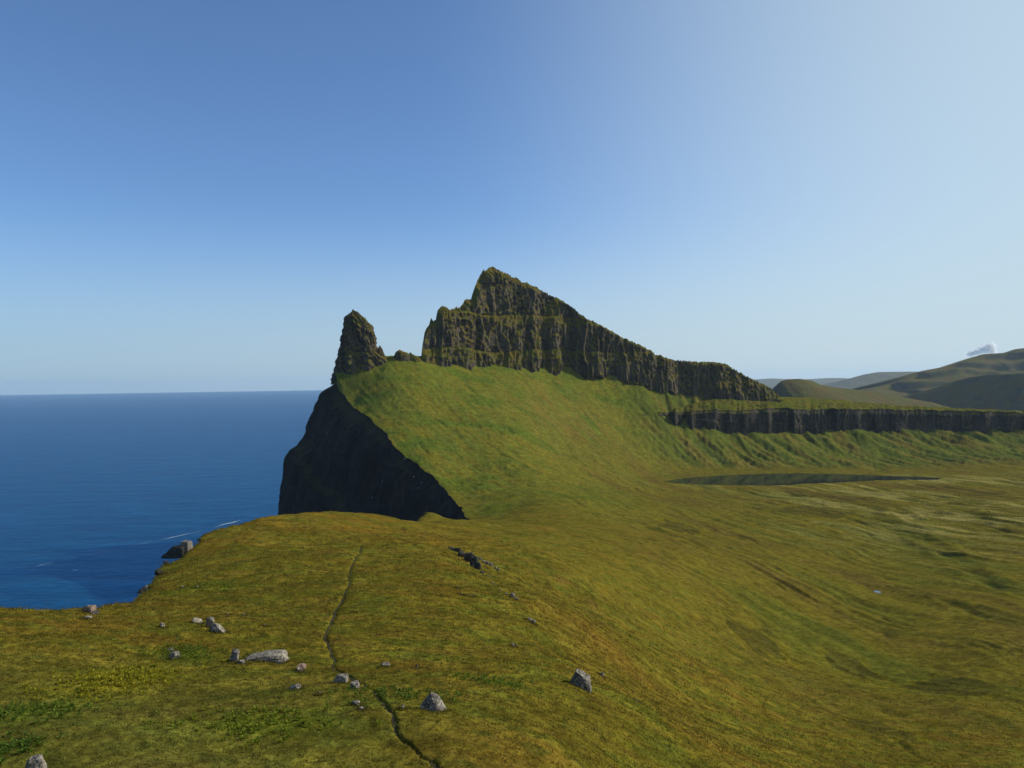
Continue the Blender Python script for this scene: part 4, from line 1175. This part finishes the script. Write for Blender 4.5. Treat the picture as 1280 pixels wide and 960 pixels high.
X, Y, r = scatter('grass', 60000, 34, 480, None, 501, dens=1)
k = r.uniform(0, 1, len(X)) < sstep(480, 120, Y) ** 1.3
X, Y = X[k], Y[k]
for (rx0, ry0, ra, rb) in ROCKS:
    th_ = r.uniform(0, 2 * np.pi, 60); X = np.concatenate([X, rx0 + np.cos(th_) * (ra * 0.95 + 0.08)]); Y = np.concatenate([Y, ry0 + np.sin(th_) * (rb * 0.95 + 0.08)])
k = X > coast(Y) + 0.6; X, Y = X[k], Y[k]
gcol = lambda C, r, N: C * r.uniform(0.85, 1.5, (N, 1)) * r.uniform(0.9, 1.1, (N, 3))
gr = blades('grass', X, Y, r, 7, np.minimum(0.10 + 0.0016 * Y * r.uniform(0.5, 1.5, len(X)), 0.5), 0.10 + 0.0014 * Y, 0.02 + 0.00045 * Y, gcol, 0.75)
tag(gr, 'tufted grass covering the near hillside', 'grass', kind='stuff')

hx = []; hy = []; hc = []
r = np.random.default_rng(502)
for (px, py, rx_, ry_, colr, k), cnt in zip(HERBS[:-1], [420, 110, 200, 110, 70, 160, 160, 80]):
    hx.append(px + r.normal(0, 0.62, cnt) * rx_); hy.append(py + r.normal(0, 0.62, cnt) * ry_); hc.append(np.repeat([colr], cnt, 0))
hx = np.concatenate(hx); hy = np.concatenate(hy); hc = np.concatenate(hc)
k = hx > coast(hy) + 1
hx, hy, hc = hx[k], hy[k], hc[k]
# leafy herbs: rosettes of broad leaves
NL = 9
n = len(hx); N = n * NL
hz = ground_z(hx, hy, hy * 0.0028)
ang = r.uniform(0, 2 * np.pi, N); L = np.repeat(r.uniform(0.12, 0.28, n), NL) * r.uniform(0.6, 1.2, N); up = r.uniform(0.15, 1.0, N) * L * 1.1
cx_, cy_, cz_ = np.repeat(hx, NL), np.repeat(hy, NL), np.repeat(hz, NL) + r.uniform(0.02, 0.22, N)
d = np.stack([np.cos(ang), np.sin(ang)], 1); pp = np.stack([-d[:, 1], d[:, 0]], 1); W_ = L * 0.30
V = np.zeros((N, 4, 3))
V[:, 0] = np.stack([cx_, cy_, cz_ - 0.05], 1)
V[:, 1] = np.stack([cx_ + d[:, 0] * L * 0.55 + pp[:, 0] * W_, cy_ + d[:, 1] * L * 0.55 + pp[:, 1] * W_, cz_ + up * 0.8], 1)
V[:, 2] = np.stack([cx_ + d[:, 0] * L, cy_ + d[:, 1] * L, cz_ + up * 0.75], 1)
V[:, 3] = np.stack([cx_ + d[:, 0] * L * 0.55 - pp[:, 0] * W_, cy_ + d[:, 1] * L * 0.55 - pp[:, 1] * W_, cz_ + up * 0.8], 1)
hcol = np.repeat(np.repeat(hc, NL, 0) * r.uniform(0.9, 1.8, (N, 1)), 4, 0)
hb_ = raw_mesh('herbs', V.reshape(-1, 3), np.arange(N * 4).reshape(N, 4), 4, M_BLADE, hcol, smooth=False)
tag(hb_, 'patches of broad leaved yellow green herbs in the grass', 'herbs', kind='stuff')

# ------------------------------------------------------------------ cloud
ccx, ccy, ccz = world(1231, 436.5, 46000)
rc = random.Random(12)
bm = bmesh.new()
for i in range(150):
    (lx0, ly0, lz0, lr) = rc.choice([(0.25, 0.0, 0.12, 0.55), (0.25, 0.0, 0.12, 0.55), (0.55, 0.1, -0.15, 0.40), (-0.15, -0.1, -0.10, 0.45), (-0.60, 0.0, -0.32, 0.28), (-0.95, 0.0, -0.42, 0.20)])
    d_ = Vector((rc.gauss(0, 1), rc.gauss(0, 1), rc.gauss(0, 0.8))).normalized() * lr * rc.uniform(0.1, 0.95)
    ret = bmesh.ops.create_icosphere(bm, subdivisions=2, radius=rc.uniform(0.10, 0.26) * (0.6 + lr * 0.7))
    bmesh.ops.translate(bm, verts=ret['verts'], vec=Vector((lx0, ly0, lz0)) + d_)
for f_ in bm.faces: f_.smooth = True
me = bpy.data.meshes.new('cloud'); bm.to_mesh(me); bm.free()
cloud = bpy.data.objects.new('cloud', me); COL.objects.link(cloud)
cloud.location = (ccx, ccy, ccz); cloud.scale = (820, 600, 600)
m, nt, b_ = new_mat('cloud_vapour'); b_.inputs['Base Color'].default_value = (0.95, 0.95, 0.95, 1); b_.inputs['Roughness'].default_value = 1.0; b_.inputs['Specular IOR Level'].default_value = 0.0
tl_ = nt.nodes.new('ShaderNodeBsdfTranslucent'); tl_.inputs[0].default_value = (0.95, 0.95, 0.95, 1); tp_ = nt.nodes.new('ShaderNodeBsdfTransparent')
m1 = nt.nodes.new('ShaderNodeMixShader'); m1.inputs[0].default_value = 0.5; nt.links.new(b_.outputs[0], m1.inputs[1]); nt.links.new(tl_.outputs[0], m1.inputs[2])
m2_ = nt.nodes.new('ShaderNodeMixShader'); m2_.inputs[0].default_value = 0.72; nt.links.new(m1.outputs[0], m2_.inputs[1]); nt.links.new(tp_.outputs[0], m2_.inputs[2])
nt.links.new(m2_.outputs[0], nt.nodes['Material Output'].inputs['Surface']); me.materials.append(m)
tag(cloud, 'small white cloud peeping over the terraced hill', 'cloud', kind='stuff')

# ------------------------------------------------------------------ haze
bm = bmesh.new(); bmesh.ops.create_cube(bm, size=1.0)
me = bpy.data.meshes.new('haze'); bm.to_mesh(me); bm.free()
haze = bpy.data.objects.new('haze', me); COL.objects.link(haze)
haze.scale = (81000, 44000, 577); haze.location = (0, 18500, 281.5)
m = bpy.data.materials.new('haze_air'); m.use_nodes = True; nt = m.node_tree; nt.nodes.clear()
out = nt.nodes.new('ShaderNodeOutputMaterial'); pv = nt.nodes.new('ShaderNodeVolumePrincipled')
pv.inputs['Color'].default_value = (0.62, 0.80, 1.0, 1); pv.inputs['Density'].default_value = HAZE
pv.inputs['Anisotropy'].default_value = 0.2
nt.links.new(pv.outputs[0], out.inputs['Volume']); me.materials.append(m)
tag(haze, 'thin blue sea air softening the far hills', 'haze', kind='stuff')
